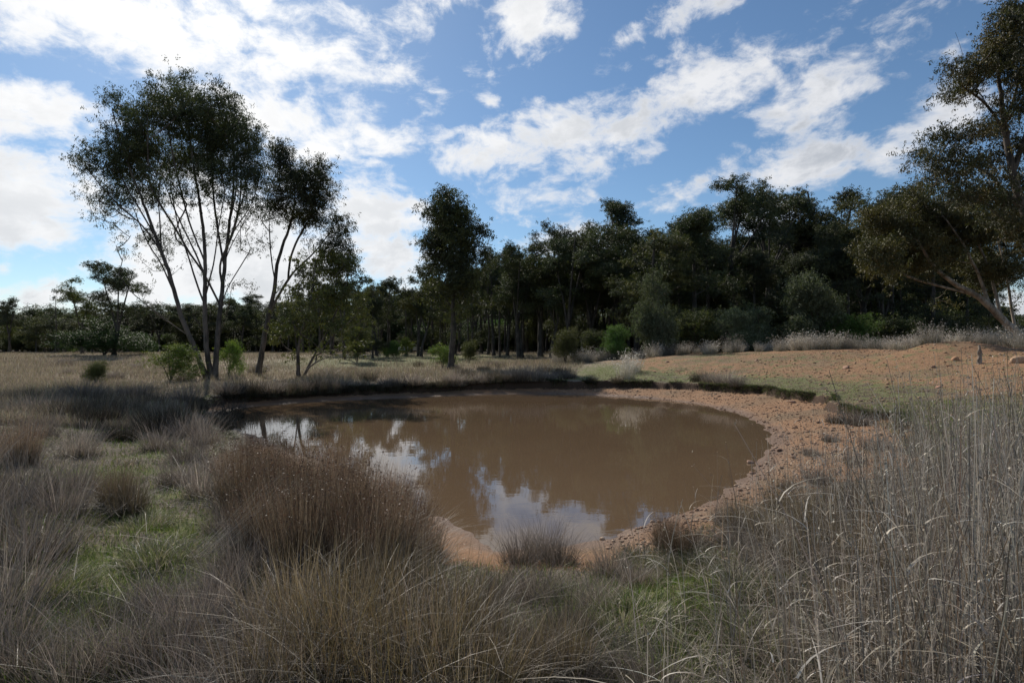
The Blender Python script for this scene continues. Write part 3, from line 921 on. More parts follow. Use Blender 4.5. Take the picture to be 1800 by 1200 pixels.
def grow(stems, att, rtip=.009, up=.45, seed=0):
    """stems: list of (points, r0, r1, parent stem or None). Returns branch polylines and radii."""
    rg = np.random.default_rng(seed)
    NP, NR, PAR = [], [], []
    br = []
    for P, r0, r1 in stems:
        P = P.copy()
        P[1:] += rg.normal(0, .012, P[1:].shape) * min(1, r0 * 8)
        ids = list(range(len(NP), len(NP) + len(P)))
        t = np.linspace(0, 1, len(P))
        rr = r0 * (1 - t) + r1 * t
        if len(NP):
            D = np.linalg.norm(np.array(NP) - P[0], axis=1); par = int(np.argmin(D)) if D.min() < 1.0 else -1
        else:
            par = -1
        for i, q in enumerate(P):
            NP.append(q); NR.append(rr[i]); PAR.append(par if i == 0 else ids[i - 1])
        br.append(ids)
    N = np.array(NP); order = np.argsort([np.linalg.norm(N - a, axis=1).min() for a in att])
    NPa = np.zeros((len(N) + len(att) * 5, 3)); NPa[:len(N)] = N; cnt = len(N)
    tips = []
    zmin = N[:, 2].min(); zr = (att[:, 2].max() - zmin)
    okn = np.ones(len(NPa), bool)
    okn[:len(N)] = N[:, 2] > zmin + .12 * zr
    for ai in order:
        p = att[ai]
        A = NPa[:cnt]
        hd = np.hypot(A[:, 0] - p[0], A[:, 1] - p[1])
        dd = np.sqrt(hd ** 2 + (A[:, 2] - p[2]) ** 2)
        cost = dd + 1.3 * np.maximum(0, A[:, 2] - (p[2] - up * hd)) + np.where(okn[:cnt], 0, 50)
        k = int(np.argmin(cost)); q = A[k]
        c = q * .5 + p * .5; c[2] -= .12 * dd[k]; c += rg.normal(0, .06, 3) * dd[k]
        ts = np.array([.22, .45, .66, .84, 1.0])[:, None]
        seg = (1 - ts) ** 2 * q + 2 * ts * (1 - ts) * c + ts ** 2 * p
        ids = [k]
        for s in range(5):
            NPa[cnt] = seg[s]; NR.append(0.0); PAR.append(ids[-1]); ids.append(cnt); cnt += 1
        br.append(ids); tips.append(cnt - 1)
    load = np.zeros(cnt)
    for t in tips: load[t] = 1
    for i in range(cnt - 1, -1, -1):
        if PAR[i] >= 0: load[PAR[i]] += load[i]
    rad = np.maximum(np.array(NR), rtip * np.maximum(load, .6) ** .42)
    return [(NPa[ids], rad[ids] if len(ids) and j < len(stems) else np.minimum(rad[ids], rad[ids[1]] * 1.15)) for j, ids in enumerate(br)]


def build_tree(root, stems, att, sig, nleaf, L, Wd, cols, bark, leafmat, seed=0, rtip=.009, hang=.8, flare=True, up=.45, names=('trunk', 'crown')):
    """all coordinates relative to root"""
    rg = np.random.default_rng(seed)
    Bs = grow(stems, att, rtip, up, seed)
    parts = []
    for j, (P, r) in enumerate(Bs):
        r = np.array(r, float)
        if j < len(stems) and flare and P[0][2] < .6:
            hgt = P[:, 2] - P[0, 2]
            r = r * (1 + .55 * np.exp(-hgt / .35))
        big = r.max()
        V, Q = tube(P, r, 9 if big > .08 else (6 if big > .03 else 4))
        parts.append((V, Q, np.zeros((len(V), 3))))
    V, Q, _ = cat(parts)
    t_o = obj(names[0], mesh(names[0], V, Q, bark, smooth=True), root)
    # leaves gather round the twig ends, in tufts
    cs, cc = [], []
    shade = rg.uniform(.75, 1.25, len(att))
    for k, p in enumerate(att):
        s = sig[k] if hasattr(sig, '__len__') else sig
        m = int(nleaf[k] if hasattr(nleaf, '__len__') else nleaf)
        sub = max(3, m // 14)
        cen = p + rg.normal(0, 1, (sub, 3)) * (s, s, s * .75)
        pts = np.repeat(cen, 14, 0) + rg.normal(0, 1, (sub * 14, 3)) * s * .22
        cs.append(pts)
        ci = rg.integers(len(cols))
        cc.append(np.asarray(cols[ci]) * shade[k] * rg.uniform(.7, 1.3, (len(pts), 1)))
    C = np.concatenate(cs); K = np.concatenate(cc)
    V, Q, Cc = leaves(C, L, Wd, K, hang, rg)
    c_o = obj(names[1], mesh(names[1], V, Q, leafmat, Cc), root)
    return t_o, c_o


def clump_pts(cl, Yd, base, depth, dens, rg, thick=1.0):
    """photo-placed foliage masses -> attractors with real depth. cl: (px,py,rx,ry,w)"""
    pts, ws = [], []
    for c in cl:
        px, py, rx, ry = c[:4]; wt = c[4] if len(c) > 4 else 1.0
        n = max(2, int(dens * wt * math.pi * rx * ry * (Yd / F) ** 2))
        q = rg.normal(0, 1, (n, 3)); q /= np.linalg.norm(q, axis=1)[:, None]; q *= (rg.random(n) ** .45)[:, None]
        dz = rg.normal(0, depth * .6)
        cen = px3(px, py, Yd + dz)
        P = cen + q * np.array([rx * Yd / F, max(rx, ry) * Yd / F * thick, ry * Yd / F])
        pts.append(P); ws += [wt] * n
    return np.concatenate(pts) - base, np.array(ws)


def px_tree(name, label, Yd, bpx, stems, cl, depth, dens, sig, nleaf, L, Wd, cols, bark=M_BARK, leafmat=M_LEAF, seed=1, catn='tree', group=None, rtip=.009, hang=.8, up=.45, z0=None, dspread=.5):
    rg = np.random.default_rng(seed)
    bx = (bpx - 900) / F * Yd
    base = np.array([bx, Yd, float(H(bx, Yd)) - .05])
    root = empty(name, base)
    st = []
    for (pp, r0, r1) in stems:
        P = np.array([px3(a, b, Yd) for a, b in pp]) - base
        dy = rg.normal(0, depth * dspread)
        f = (P[:, 2] / max(P[:, 2].max(), .1))
        f = np.clip(f - max(0, f[0]), 0, 1) if pp[0][1] < 590 else np.clip(f, 0, 1)
        P[:, 1] += dy * f ** 1.2
        if pp[0][1] > 590 and z0 is None:
            P[0, 2] = -.05
        st.append((resample(P, .35), r0, r1))
    # forks start where their parent stem runs, in depth too
    for k in range(1, len(st)):
        P, r0, r1 = st[k]
        if P[0][2] > 1.0:
            allp = np.concatenate([s[0] for s in st[:k]])
            dd = np.hypot(allp[:, 0] - P[0, 0], allp[:, 2] - P[0, 2])
            off = allp[int(np.argmin(dd))] - P[0]
            P = P + off * np.linspace(1, .6, len(P))[:, None] * np.array([0, 1, 0]) + off * np.linspace(1, 0, len(P))[:, None] * np.array([1, 0, 1])
            st[k] = (P, r0, r1)
    att, ws = clump_pts(cl, Yd, base, depth, dens * 1.7, rg)
    nl = nleaf * (1.4 if 'tallest' in label else 1.75) * np.clip(ws, .3, 1.4)
    build_tree(root, st, att, sig, nl, L, Wd, cols, bark, leafmat, seed, rtip, hang, up=up)
    tag(root, label, catn, group)
    return root


GUM = [(.064, .074, .030), (.050, .060, .026), (.082, .086, .034), (.056, .066, .038)]
OLV = [(.13, .135, .038), (.105, .115, .034), (.15, .145, .045), (.09, .10, .032)]
BRZ = [(.095, .085, .032), (.072, .070, .028), (.115, .095, .036), (.058, .06, .028)]
GUM = [tuple(v * .85 for v in c) for c in GUM]
OLV = [tuple(v * .85 for v in c) for c in OLV]
SLV = [(.12, .14, .09), (.10, .12, .075), (.08, .095, .05), (.15, .165, .11)]
LIME = [(.15, .20, .04), (.11, .15, .035), (.20, .22, .05), (.09, .13, .03)]

px_tree('gum_tree', 'tallest gum with several bare trunks fanning from one base left of the pond', 29., 370,
        [([(366, 668), (350, 630), (335, 590), (322, 560), (312, 520), (303, 480), (288, 440), (272, 390), (255, 340), (236, 290), (222, 240), (214, 200)], 0.136, 0.024),
         ([(372, 668), (364, 620), (361, 570), (361, 520), (362, 460), (360, 410), (352, 350), (342, 290), (335, 230), (322, 170)], 0.136, 0.020),
         ([(377, 668), (378, 620), (380, 560), (382, 500), (384, 440), (387, 380), (390, 320), (385, 250), (372, 190)], 0.144, 0.020),
         ([(361, 490), (345, 450), (322, 405), (300, 360), (284, 320), (270, 270)], 0.048, 0.016),
         ([(303, 480), (288, 440), (262, 400), (228, 372), (196, 335), (172, 300)], 0.044, 0.014),
         ([(300, 475), (282, 425), (250, 370), (225, 330), (206, 290)], 0.040, 0.014),
         ([(382, 500), (376, 460), (404, 410), (418, 360), (424, 300), (415, 250)], 0.056, 0.016),
         ([(384, 440), (398, 400), (420, 375), (440, 340), (448, 300)], 0.036, 0.012),
         ([(381, 540), (398, 505), (425, 470), (448, 440)], 0.024, 0.008),
         ([(335, 590), (308, 572), (280, 552), (250, 530), (222, 508), (205, 480)], 0.024, 0.008),
         ([(361, 540), (345, 500), (330, 450), (312, 400), (300, 340), (292, 280)], 0.048, 0.016),
         ([(383, 470), (372, 420), (360, 350), (352, 280), (345, 210)], 0.044, 0.016),
         ([(312, 520), (285, 460), (262, 430), (240, 380), (222, 340)], .04, .012), ([(288, 440), (285, 400), (280, 350), (282, 290)], .04, .012),
         ([(362, 460), (340, 400), (328, 350), (318, 290), (310, 230)], .045, .012), ([(361, 520), (372, 460), (374, 400), (378, 330), (388, 260)], .04, .012),
         ([(384, 440), (408, 380), (432, 330), (446, 280)], .04, .012), ([(381, 540), (350, 480), (320, 440), (296, 400), (262, 350), (240, 310)], .045, .012),
         ([(387, 380), (400, 340), (405, 290), (408, 240)], .035, .012), ([(385, 450), (400, 420), (425, 385), (452, 360)], .03, .010)],
        [(212, 180, 22, 28), (222, 225, 36, 38), (205, 270, 42, 32), (382, 168, 18, 18), (442, 235, 18, 24), (322, 138, 14, 12), (168, 290, 30, 36, .9), (160, 335, 16, 24, .5), (190, 345, 36, 28, .5), (215, 300, 40, 34, .9), (330, 185, 40, 30), (300, 168, 38, 26, .9), (318, 148, 22, 16, .7), (275, 205, 45, 36), (330, 215, 52, 45),
         (370, 185, 26, 28), (385, 225, 55, 45, 1.15), (425, 250, 34, 42), (445, 300, 26, 45), (350, 270, 70, 40, 1.15), (270, 270, 60, 42), (300, 320, 55, 24, .7), (400, 305, 55, 35), (240, 325, 55, 30, .75), (425, 345, 30, 24, .6),
         (272, 412, 22, 26, .7), (290, 445, 16, 20, .5), (394, 405, 22, 20, .5), (232, 450, 22, 16, .3), (205, 385, 20, 14, .35), (428, 430, 28, 20, .18), (240, 500, 25, 14, .2), (410, 505, 24, 14, .15), (210, 425, 18, 14, .25),
         (340, 430, 14, 26, .25), (312, 395, 16, 20, .3), (445, 395, 25, 25, .25), (268, 535, 20, 10, .18), (372, 340, 40, 20, .5), (250, 350, 50, 30, .45), (320, 356, 46, 28, .4), (395, 356, 40, 30, .45), (440, 365, 28, 26, .6), (205, 350, 34, 30, .7), (190, 390, 30, 22, .45), (290, 410, 95, 50, .17), (395, 420, 60, 50, .18), (260, 470, 60, 40, .12), (355, 480, 40, 40, .08), (250, 260, 40, 50, .8), (410, 200, 30, 30, .8)],
        2.2, 4.2, .30, 175, .125, .034, GUM, seed=4, rtip=.008, up=.9)

px_tree('gum_tree', 'second tall gum with a single pale leaning trunk forking halfway', 32., 455,
        [([(453, 660), (462, 610), (470, 565), (480, 520), (486, 495), (484, 478), (492, 445), (503, 415), (514, 385), (520, 345), (512, 290), (500, 260)], .16, .02),
         ([(474, 550), (488, 520), (504, 495), (515, 475), (540, 455), (562, 432), (580, 405), (596, 385)], .08, .02),
         ([(504, 495), (507, 460), (520, 425), (545, 385), (555, 340)], .05, .018),
         ([(456, 655), (466, 630), (469, 605)], .035, .012),
         ([(486, 495), (478, 450), (475, 400), (478, 350)], .035, .012)],
        [(498, 262, 20, 18), (505, 295, 32, 32), (545, 300, 28, 28), (530, 335, 48, 32), (565, 335, 22, 28), (490, 345, 26, 30, .8), (470, 375, 18, 26, .5), (555, 375, 34, 28), (520, 385, 34, 22, .7), (598, 398, 20, 22), (585, 425, 24, 24, .8),
         (455, 330, 14, 20, .4), (452, 420, 18, 22, .3), (443, 515, 10, 18, .35), (600, 450, 25, 25, .8), (545, 420, 24, 16, .4), (480, 420, 14, 16, .2)],
        1.6, 4.6, .30, 165, .125, .036, GUM, seed=7, up=.8)

px_tree('gum_tree', 'low spreading multi stemmed gum right of the two tall ones', 30.5, 530,
        [([(525, 658), (524, 625), (530, 590), (548, 545), (556, 500), (562, 460)], .10, .02),
         ([(532, 658), (548, 630), (566, 600), (585, 560), (602, 515), (612, 480)], .07, .015),
         ([(530, 658), (552, 640), (580, 630), (605, 620)], .035, .012),
         ([(526, 610), (515, 580), (505, 545), (500, 520)], .04, .012),
         ([(548, 545), (575, 510), (600, 470)], .04, .012)],
        [(560, 470, 42, 32), (600, 462, 36, 30), (632, 482, 16, 18, .8), (530, 510, 34, 26, .8), (575, 520, 44, 34, .9), (620, 525, 26, 34, .7), (510, 555, 30, 32, .7), (550, 575, 34, 28, .6), (600, 575, 32, 24, .6), (592, 612, 24, 12, .5),
         (495, 590, 24, 26, .6), (640, 560, 18, 30, .6), (510, 625, 20, 14, .5), (560, 610, 30, 16, .4), (620, 600, 22, 18, .5)],
        1.5, 4.6, .26, 105, .13, .045, OLV, seed=9, up=.5)

px_tree('gum_tree', 'upright gum with a single dark trunk standing alone behind the pond', 40., 793,
        [([(792, 652), (794, 620), (797, 580), (796, 540), (797, 500), (794, 450), (790, 400), (786, 350)], .22, .03),
         ([(797, 585), (815, 570), (840, 555), (860, 550)], .05, .015),
         ([(796, 545), (778, 515), (762, 490)], .05, .015),
         ([(797, 500), (815, 470), (835, 430)], .06, .015), ([(796, 480), (780, 440), (768, 400)], .05, .015),
         ([(795, 645), (803, 625), (808, 605)], .04, .015)],
        [(786, 345, 22, 18), (770, 375, 24, 26), (806, 372, 26, 26), (790, 405, 44, 30, 1.1), (838, 408, 18, 16), (762, 430, 22, 28), (815, 440, 34, 30), (785, 455, 36, 30), (760, 480, 22, 22, .8), (825, 480, 28, 22, .8), (795, 500, 40, 24, .9),
         (775, 525, 30, 20, .6), (830, 520, 28, 22, .6), (800, 545, 34, 20, .5), (765, 550, 16, 16, .4), (818, 590, 22, 18, .35), (850, 455, 12, 12, .6), (845, 540, 14, 14, .4)],
        1.8, 2.9, .36, 190, .17, .055, GUM[:2] + OLV[1:2], bark=M_BARKD, seed=12, up=.6)

px_tree('gum_tree', 'gum with a pale trunk leaning in from the right edge and a bronze crown', 31., 1815,
        [([(1835, 625), (1800, 600), (1775, 582), (1745, 560), (1722, 538), (1690, 518), (1650, 500), (1610, 470), (1580, 430)], .27, .05),
         ([(1722, 538), (1700, 480), (1672, 430), (1640, 390)], .10, .03), ([(1745, 560), (1735, 500), (1720, 440), (1700, 400)], .09, .03),
         ([(1690, 518), (1640, 505), (1590, 492), (1550, 470)], .05, .02), ([(1775, 582), (1770, 540), (1768, 480), (1760, 430)], .08, .03)],
        [(1560, 380, 42, 30), (1610, 370, 46, 30), (1555, 425, 38, 34), (1610, 425, 48, 34), (1660, 390, 44, 34), (1570, 470, 38, 28), (1630, 470, 30, 22, .6), (1700, 400, 46, 36), (1680, 450, 34, 24, .6), (1720, 455, 40, 28, .8),
         (1760, 420, 44, 40), (1775, 480, 36, 30, .8), (1735, 505, 34, 20, .5), (1580, 500, 26, 14, .4), (1660, 530, 22, 10, .3), (1700, 350, 44, 28, .9), (1770, 530, 20, 14, .35), (1545, 450, 28, 30), (1600, 345, 40, 16, .8), (1650, 430, 50, 30), (1780, 380, 40, 40), (1740, 470, 50, 30, .8)],
        2.0, 3.8, .32, 230, .14, .045, BRZ, bark=M_BARKP, seed=15, up=.35)

px_tree('gum_tree', 'large gum filling the right edge up to the top of the picture', 25., 1880,
        [([(1885, 640), (1870, 560), (1850, 480), (1825, 420), (1803, 365), (1788, 310), (1778, 250), (1772, 190), (1765, 120), (1772, 60)], .30, .04),
         ([(1803, 365), (1775, 335), (1750, 300), (1722, 283), (1690, 278), (1650, 275)], .10, .02),
         ([(1778, 250), (1760, 215), (1735, 185), (1705, 165), (1680, 150)], .08, .02),
         ([(1788, 300), (1812, 240), (1840, 160), (1850, 80)], .12, .03),
         ([(1774, 210), (1795, 150), (1805, 90), (1800, 30)], .07, .02),
         ([(1735, 185), (1700, 130), (1690, 100), (1682, 72), (1676, 60)], .02, .006)],
        [(1775, 45, 36, 34), (1765, 85, 40, 28), (1795, 20, 36, 26), (1700, 125, 44, 22, .9), (1740, 110, 38, 26), (1675, 155, 38, 20, .8), (1650, 182, 18, 10, .6), (1790, 130, 38, 32, .9), (1720, 175, 34, 16, .5), (1780, 175, 36, 20, .6),
         (1745, 222, 48, 20, .8), (1690, 235, 42, 20, .8), (1640, 255, 36, 16, .8), (1605, 280, 20, 12, .7), (1665, 285, 50, 22, .9), (1720, 290, 52, 26, .8), (1640, 310, 30, 14, .6), (1690, 330, 44, 22, .8), (1740, 340, 48, 26, .9), (1785, 330, 34, 30, .7),
         (1790, 250, 30, 30, .7), (1800, 400, 36, 34, .8), (1850, 120, 50, 80, .8), (1860, 260, 60, 80, .6), (1850, 10, 50, 40, .8), (1770, 385, 40, 20, .7)],
        2.0, 5.2, .27, 190, .115, .040, BRZ[1:] + GUM[:1], bark=M_BARK, seed=21, up=.5)

# ---- generic gums for the wood, built once and copied
def gen_tree(kind, seed, L, Wd, cols, bark=M_BARKD, nleaf=170):
    """15 m tall prototype at the origin"""
    rg = np.random.default_rng(seed)
    root = empty('gum_tree', (0, 0, 0))
    stems = []; cl = []
    if kind == 'gum':
        nst = rg.integers(2, 5)
        fork = rg.uniform(3.0, 5.0)
        lean = rg.normal(0, .4, 2)
        main = np.array([(0, 0, -.1), (lean[0] * .3, lean[1] * .3, fork * .5), (lean[0], lean[1], fork)])
        stems.append((resample(main, .5), .26, .2))
        a0 = rg.random() * 6.3
        for i in range(nst):
            a = a0 + i * 6.28 / nst + rg.normal(0, .3); rr = rg.uniform(1.3, 3.0); top = rg.uniform(10.5, 13.5)
            P = np.array([main[-1], main[-1] + (rr * .35 * math.cos(a), rr * .35 * math.sin(a), (top - fork) * .4), (lean[0] + rr * math.cos(a), lean[1] + rr * math.sin(a), top)])
            stems.append((resample(P, .5), .14, .04))
            for k in range(rg.integers(3, 6)):
                f = rg.uniform(.35, 1.1); b = rg.random() * 6.3
                c = main[-1] * (1 - f) + P[-1] * f + np.array([math.cos(b), math.sin(b), .2]) * rg.uniform(.5, 2.0)
                cl.append((c, rg.uniform(.9, 1.7), rg.uniform(.55, 1.0)))
        tp = 2.2
    elif kind == 'umbrella':
        main = np.array([(0, 0, -.1), (.2, 0, 4), (rg.normal(0, .4), rg.normal(0, .4), 9)])
        stems.append((resample(main, .5), .24, .12))
        for i in range(9):
            a = rg.random() * 6.3; rr = rg.uniform(.3, 3.8)
            c = np.array([rr * math.cos(a), rr * math.sin(a), 13.9 - .20 * rr * rr + rg.normal(0, .75)])
            P = np.array([main[-1] - (0, 0, rg.uniform(0, 2.5)), main[-1] * .4 + c * .6 - (0, 0, .8), c - (0, 0, .3)])
            stems.append((resample(P, .5), .09, .03))
            cl.append((c, rg.uniform(.8, 1.5), rg.uniform(.5, 1.0)))
            if i % 3 == 0: cl.append((c * (.75, .75, 1) - (0, 0, rg.uniform(2, 4)), rg.uniform(.6, 1.1), rg.uniform(.4, .7)))
        tp = 2.2
    elif kind == 'dense':
        main = np.array([(0, 0, -.1), (.1, .1, 5), (0, 0, 12.5)])
        stems.append((resample(main, .5), .26, .05))
        for i in range(20):
            a = rg.random() * 6.3; z = rg.uniform(2.2, 13.4); rr = 3.0 * math.sin(min(1, (15 - z) / 8) * 1.57) * rg.uniform(.3, 1.0)
            cl.append((np.array([rr * math.cos(a), rr * math.sin(a), z]), rg.uniform(1.1, 1.9), rg.uniform(.8, 1.4)))
        tp = 1.5
    elif kind == 'slim':
        lean = rg.normal(0, .5, 2)
        main = np.array([(0, 0, -.1), (lean[0] * .4, lean[1] * .4, 5), (lean[0], lean[1], 13)])
        stems.append((resample(main, .5), .17, .04))
        for i in range(9):
            a = rg.random() * 6.3; z = rg.uniform(7.5, 14.0); rr = rg.uniform(.2, 1.8)
            cl.append((np.array([lean[0] * z / 13 + rr * math.cos(a), lean[1] * z / 13 + rr * math.sin(a), z]), rg.uniform(.7, 1.3), rg.uniform(.5, .9)))
        tp = 2.0
    elif kind == 'airy':
        main = np.array([(0, 0, -.1), (.2, .1, 5), (0, 0, 12)])
        stems.append((resample(main, .5), .18, .04))
        for i in range(13):
            a = rg.random() * 6.3; z = rg.uniform(6, 14); rr = rg.uniform(.6, 3.2)
            cl.append((np.array([rr * math.cos(a), rr * math.sin(a), z]), rg.uniform(.6, 1.1), rg.uniform(.35, .7)))
        tp = 1.6
    att = []
    for c, r, rz in cl:
        n = max(3, int(tp * r * r * rz * 3.6))
        q = rg.normal(0, 1, (n, 3)); q /= np.linalg.norm(q, axis=1)[:, None]; q *= (rg.random(n) ** .4)[:, None]
        att.append(c + q * (r, r, rz))
    att = np.concatenate(att)
    a, b = build_tree(root, stems, att, .29, nleaf, L, Wd, cols, bark, M_LEAF, seed, .014, up=.5)
    return root, [a, b]


def gen_bush(seed, cols, Hh=3., Wr=1.5, name='bush', sparse=1.0, L=.10, Wd=.045, lm=M_LEAFB):
    rg = np.random.default_rng(seed)
    root = empty(name, (0, 0, 0))
    stems = []
    for i in range(5):
        a = i * 1.26 + rg.normal(0, .3); t = rg.uniform(.5, .85) * Hh; rr = rg.uniform(.2, .6) * Wr
        stems.append((resample(np.array([(0, 0, -.05), (rr * .4 * math.cos(a), rr * .4 * math.sin(a), t * .5), (rr * math.cos(a), rr * math.sin(a), t)]), .2), .035 * Hh / 3, .01))
    att = []
    for k in range(10):
        a = rg.random() * 6.3; zc = rg.uniform(.18, .86); rr = Wr * rg.uniform(.25, .95) * (1.15 - zc * .6)
        n = int(19 * sparse * rg.uniform(.6, 1.4)); f = rg.uniform(.22, .42)
        q = rg.normal(0, 1, (n, 3)); q /= np.linalg.norm(q, axis=1)[:, None]; q *= (rg.random(n) ** .4)[:, None]
        att.append(q * (Wr * f * 1.5, Wr * f * 1.5, Hh * f * .55) + (rr * math.cos(a), rr * math.sin(a), Hh * zc))
    att = np.concatenate(att); att[:, 2] = np.clip(att[:, 2], .05, None)
    att[:, 2] *= Hh / att[:, 2].max()
    a, b = build_tree(root, stems, att, .16 * Hh / 3 * 1.5, 220, L * .8, Wd * .8, cols, M_BARK, lm, seed, .006, hang=.3, flare=False, up=.2, names=('stem', 'foliage'))
    return root, [a, b]


TREES = {
    'gum': [gen_tree('gum', 31 + i, .14, .05, GUM, nleaf=330) for i in range(4)] + [gen_tree('gum', 40, .14, .05, OLV, nleaf=330)],
    'umbrella': [gen_tree('umbrella', 51 + i, .14, .05, GUM, nleaf=380) for i in range(2)],
    'dense': [gen_tree('dense', 61, .14, .05, GUM, nleaf=300), gen_tree('dense', 62, .14, .05, OLV[1:] + GUM[:2], nleaf=300)],
    'slim': [gen_tree('slim', 71 + i, .17, .065, GUM + OLV[:1], nleaf=260) for i in range(4)],
    'airy': [gen_tree('airy', 81 + i, .15, .05, GUM, nleaf=220) for i in range(2)],
}
BUSH = {
    'dark': [gen_bush(101, GUM + OLV[:1]), gen_bush(102, GUM)],
    'green': [gen_bush(103, [(.045, .08, .025), (.035, .06, .02), (.055, .085, .03)]), gen_bush(104, [(.07, .12, .03), (.10, .14, .04)])],
    'silver': [gen_bush(105, SLV), gen_bush(106, SLV)],
    'olive': [gen_bush(107, [(.13, .13, .05), (.10, .11, .04)])],
    'lime': [gen_bush(108, LIME, sparse=.6), gen_bush(109, LIME, sparse=.6)],
}
USED = set()


def place(lib, kind, px, py_top, Yd, label, group=None, h0=15., wide=1.0, variant=None, rz=None, catn='tree', name=None, zoff=0.):
    L_ = lib[kind]; vi = int(rng.integers(len(L_))) if variant is None else variant % len(L_)
    root, ch = L_[vi]
    x = (px - 900) / F * Yd; z = float(H(x, Yd)) + zoff
    top = CAMZ + (HOR - py_top) / F * Yd
    s = max((top - z) / h0, .05)
    rz = rng.random() * 6.28 if rz is None else rz
    key = (id(L_), vi)
    if key not in USED:
        USED.add(key)
        r = root; r.location = (x, Yd, z); r.rotation_euler = (0, 0, rz); r.scale = (s * wide, s * wide * .9, s)
    else:
        r = copy_tree(root, ch, (x, Yd, z), rz, (s * wide, s * wide, s))
    if name: r.name = name
    tag(r, label, catn, group)
    return r


# individually recognisable trees of the wood edge
E = [
    ('gum', 912, 418, 60, 1.15, 'spreading gum at the near edge of the wood with a thick dark trunk foot'),
    ('gum', 1005, 378, 58, 1.25, 'gum with forking pale limbs behind the small olive bush'),
    ('airy', 975, 358, 64, 1.0, 'wispy gum whose open top stands above the crowns right of centre'),
    ('umbrella', 1085, 362, 62, 1.3, 'flat topped gum left of the broad rounded crown'),
    ('dense', 1150, 365, 47, 1.3, 'dense drooping gum with a broad rounded crown at the wood edge'),
    ('dense', 1218, 362, 49, 1.3, 'dense dark gum joined to the right side of the rounded crown'),
    ('umbrella', 1290, 335, 56, 1.35, 'umbrella crowned gum with bare thin trunks against the sky'),
    ('umbrella', 1350, 330, 58, 1.25, 'dark flat crowned gum just left of the highest wispy top'),
    ('airy', 1388, 296, 64, .9, 'thin wispy gum top, highest point of the wood'),
    ('gum', 1435, 372, 50, 1.0, 'grey green gum below the flat layered crown'),
    ('gum', 1462, 312, 60, 1.5, 'broad layered crown standing over the middle right of the wood'),
    ('gum', 1525, 325, 52, 1.35, 'olive green gum left of the bronze crowned leaning tree'),
    ('dense', 1570, 340, 50, 1.1, 'dark gum behind the bronze crown'),
    ('dense', 1640, 355, 46, 1.0, 'dark gum at the right end of the wood'),
    ('dense', 1700, 452, 46, 1.2, 'dark gum behind the middle of the pale leaning trunk'),
    ('dense', 1755, 520, 52, 1.2, 'low dark tree under the big right edge gum'),
    ('gum', 605, 455, 58, 1.0, 'olive gum rising behind the low spreading gum'),
    ('dense', 655, 520, 60, 1.0, 'small olive gum at the gap between the left trees and the lone gum'),
    ('gum', 1048, 385, 60, 1.25, 'gum with a full crown right of the forking pale limbed one'),
    ('gum', 1120, 372, 56, 1.35, 'gum whose crown fills the gap left of the broad rounded crown'),
    ('gum', 1252, 375, 55, 1.3, 'gum filling the dip between the rounded crown and the umbrella crowned one'),
    ('gum', 1412, 335, 61, 1.2, 'dark gum between the highest wispy top and the broad layered crown'),
    ('gum', 1562, 345, 58, 1.2, 'gum whose crown shows just above the bronze crown'),
    ('dense', 1325, 432, 50, 1.1, 'low dense dark gum filling below the umbrella crowns'),
    ('dense', 1400, 440, 47, 1.2, 'low dense dark gum behind the silvery bush'),
    ('dense', 1490, 420, 48, 1.2, 'low dense dark gum behind the green bush at right'),
    ('gum', 868, 418, 66, .8, 'slender gum just right of the lone upright gum'),
    ('gum', 735, 470, 64, 1.0, 'pale leaved gum behind the lone upright gum on its left'),
    ('gum', 950, 410, 62, 1.2, 'gum with a rounded crown between the edge gum and the forking pale gum'),
    ('gum', 640, 478, 62, .75, 'feathery gum behind the right end of the low spreading gum'),
    ('gum', 18, 518, 82, .9, 'dark gum at the far left edge of the paddock'),
    ('airy', 97, 502, 78, 1.0, 'thin open crowned gum standing above the left treeline'),
    ('gum', 145, 480, 72, 1.05, 'gum with tufted crown left of the tall fanned gum'),
    ('gum', 200, 440, 66, 1.1, 'tallest background gum left of the fanned gum trunks'),
    ('umbrella', 405, 520, 95, .9, 'flat topped far gum seen between the trunks'),
]
VAR = {1005: 0, 912: 1, 1525: 4, 735: 4, 640: 4, 1435: 2, 1462: 1, 1412: 3, 1048: 0, 1120: 2, 1252: 3, 1562: 0, 868: 3, 18: 1, 200: 0, 150: 3, 1150: 1, 1218: 0}
for kind, px, top, Yd, wd, lab in E:
    place(TREES, kind, px, top, Yd, lab, None, wide=wd, variant=VAR.get(px))

# the rest of the wood
prof_x = [-200, 0, 60, 130, 200, 300, 400, 480, 560, 600, 650, 700, 750, 800, 860, 900, 1000, 1100, 1250, 1350, 1450, 1550, 1650, 1720, 1800, 2000]
prof_y = [545, 548, 548, 545, 535, 535, 528, 525, 510, 490, 490, 495, 485, 465, 450, 445, 432, 418, 415, 415, 392, 390, 412, 445, 520, 560]
G_R = ('slender dark gum among many in the wood behind the pond', 'trees of the wood behind the pond')
G_L = ('small dark gum in the distant treeline left of the pond', 'trees of the distant treeline at left')
for Yd, step, lift in [(60, 60, 30), (67, 30, 0), (76, 26, 8), (88, 24, 14), (102, 22, 22)]:
    px = 860. if Yd < 64 else (560. if Yd < 80 else 480.)
    while px < 1740:
        q = px + rng.normal(0, step * .3)
        top = np.interp(q, prof_x, prof_y) + rng.normal(6, 14) + lift * .75
        k = rng.choice(['slim', 'gum', 'dense', 'umbrella'], p=[.38, .34, .22, .06] if q > 850 else [.58, .24, .12, .06])
        place(TREES, k, q, top, Yd + rng.normal(0, 3), G_R[0], G_R[1], wide=rng.uniform(.8, 1.15))
        px += step
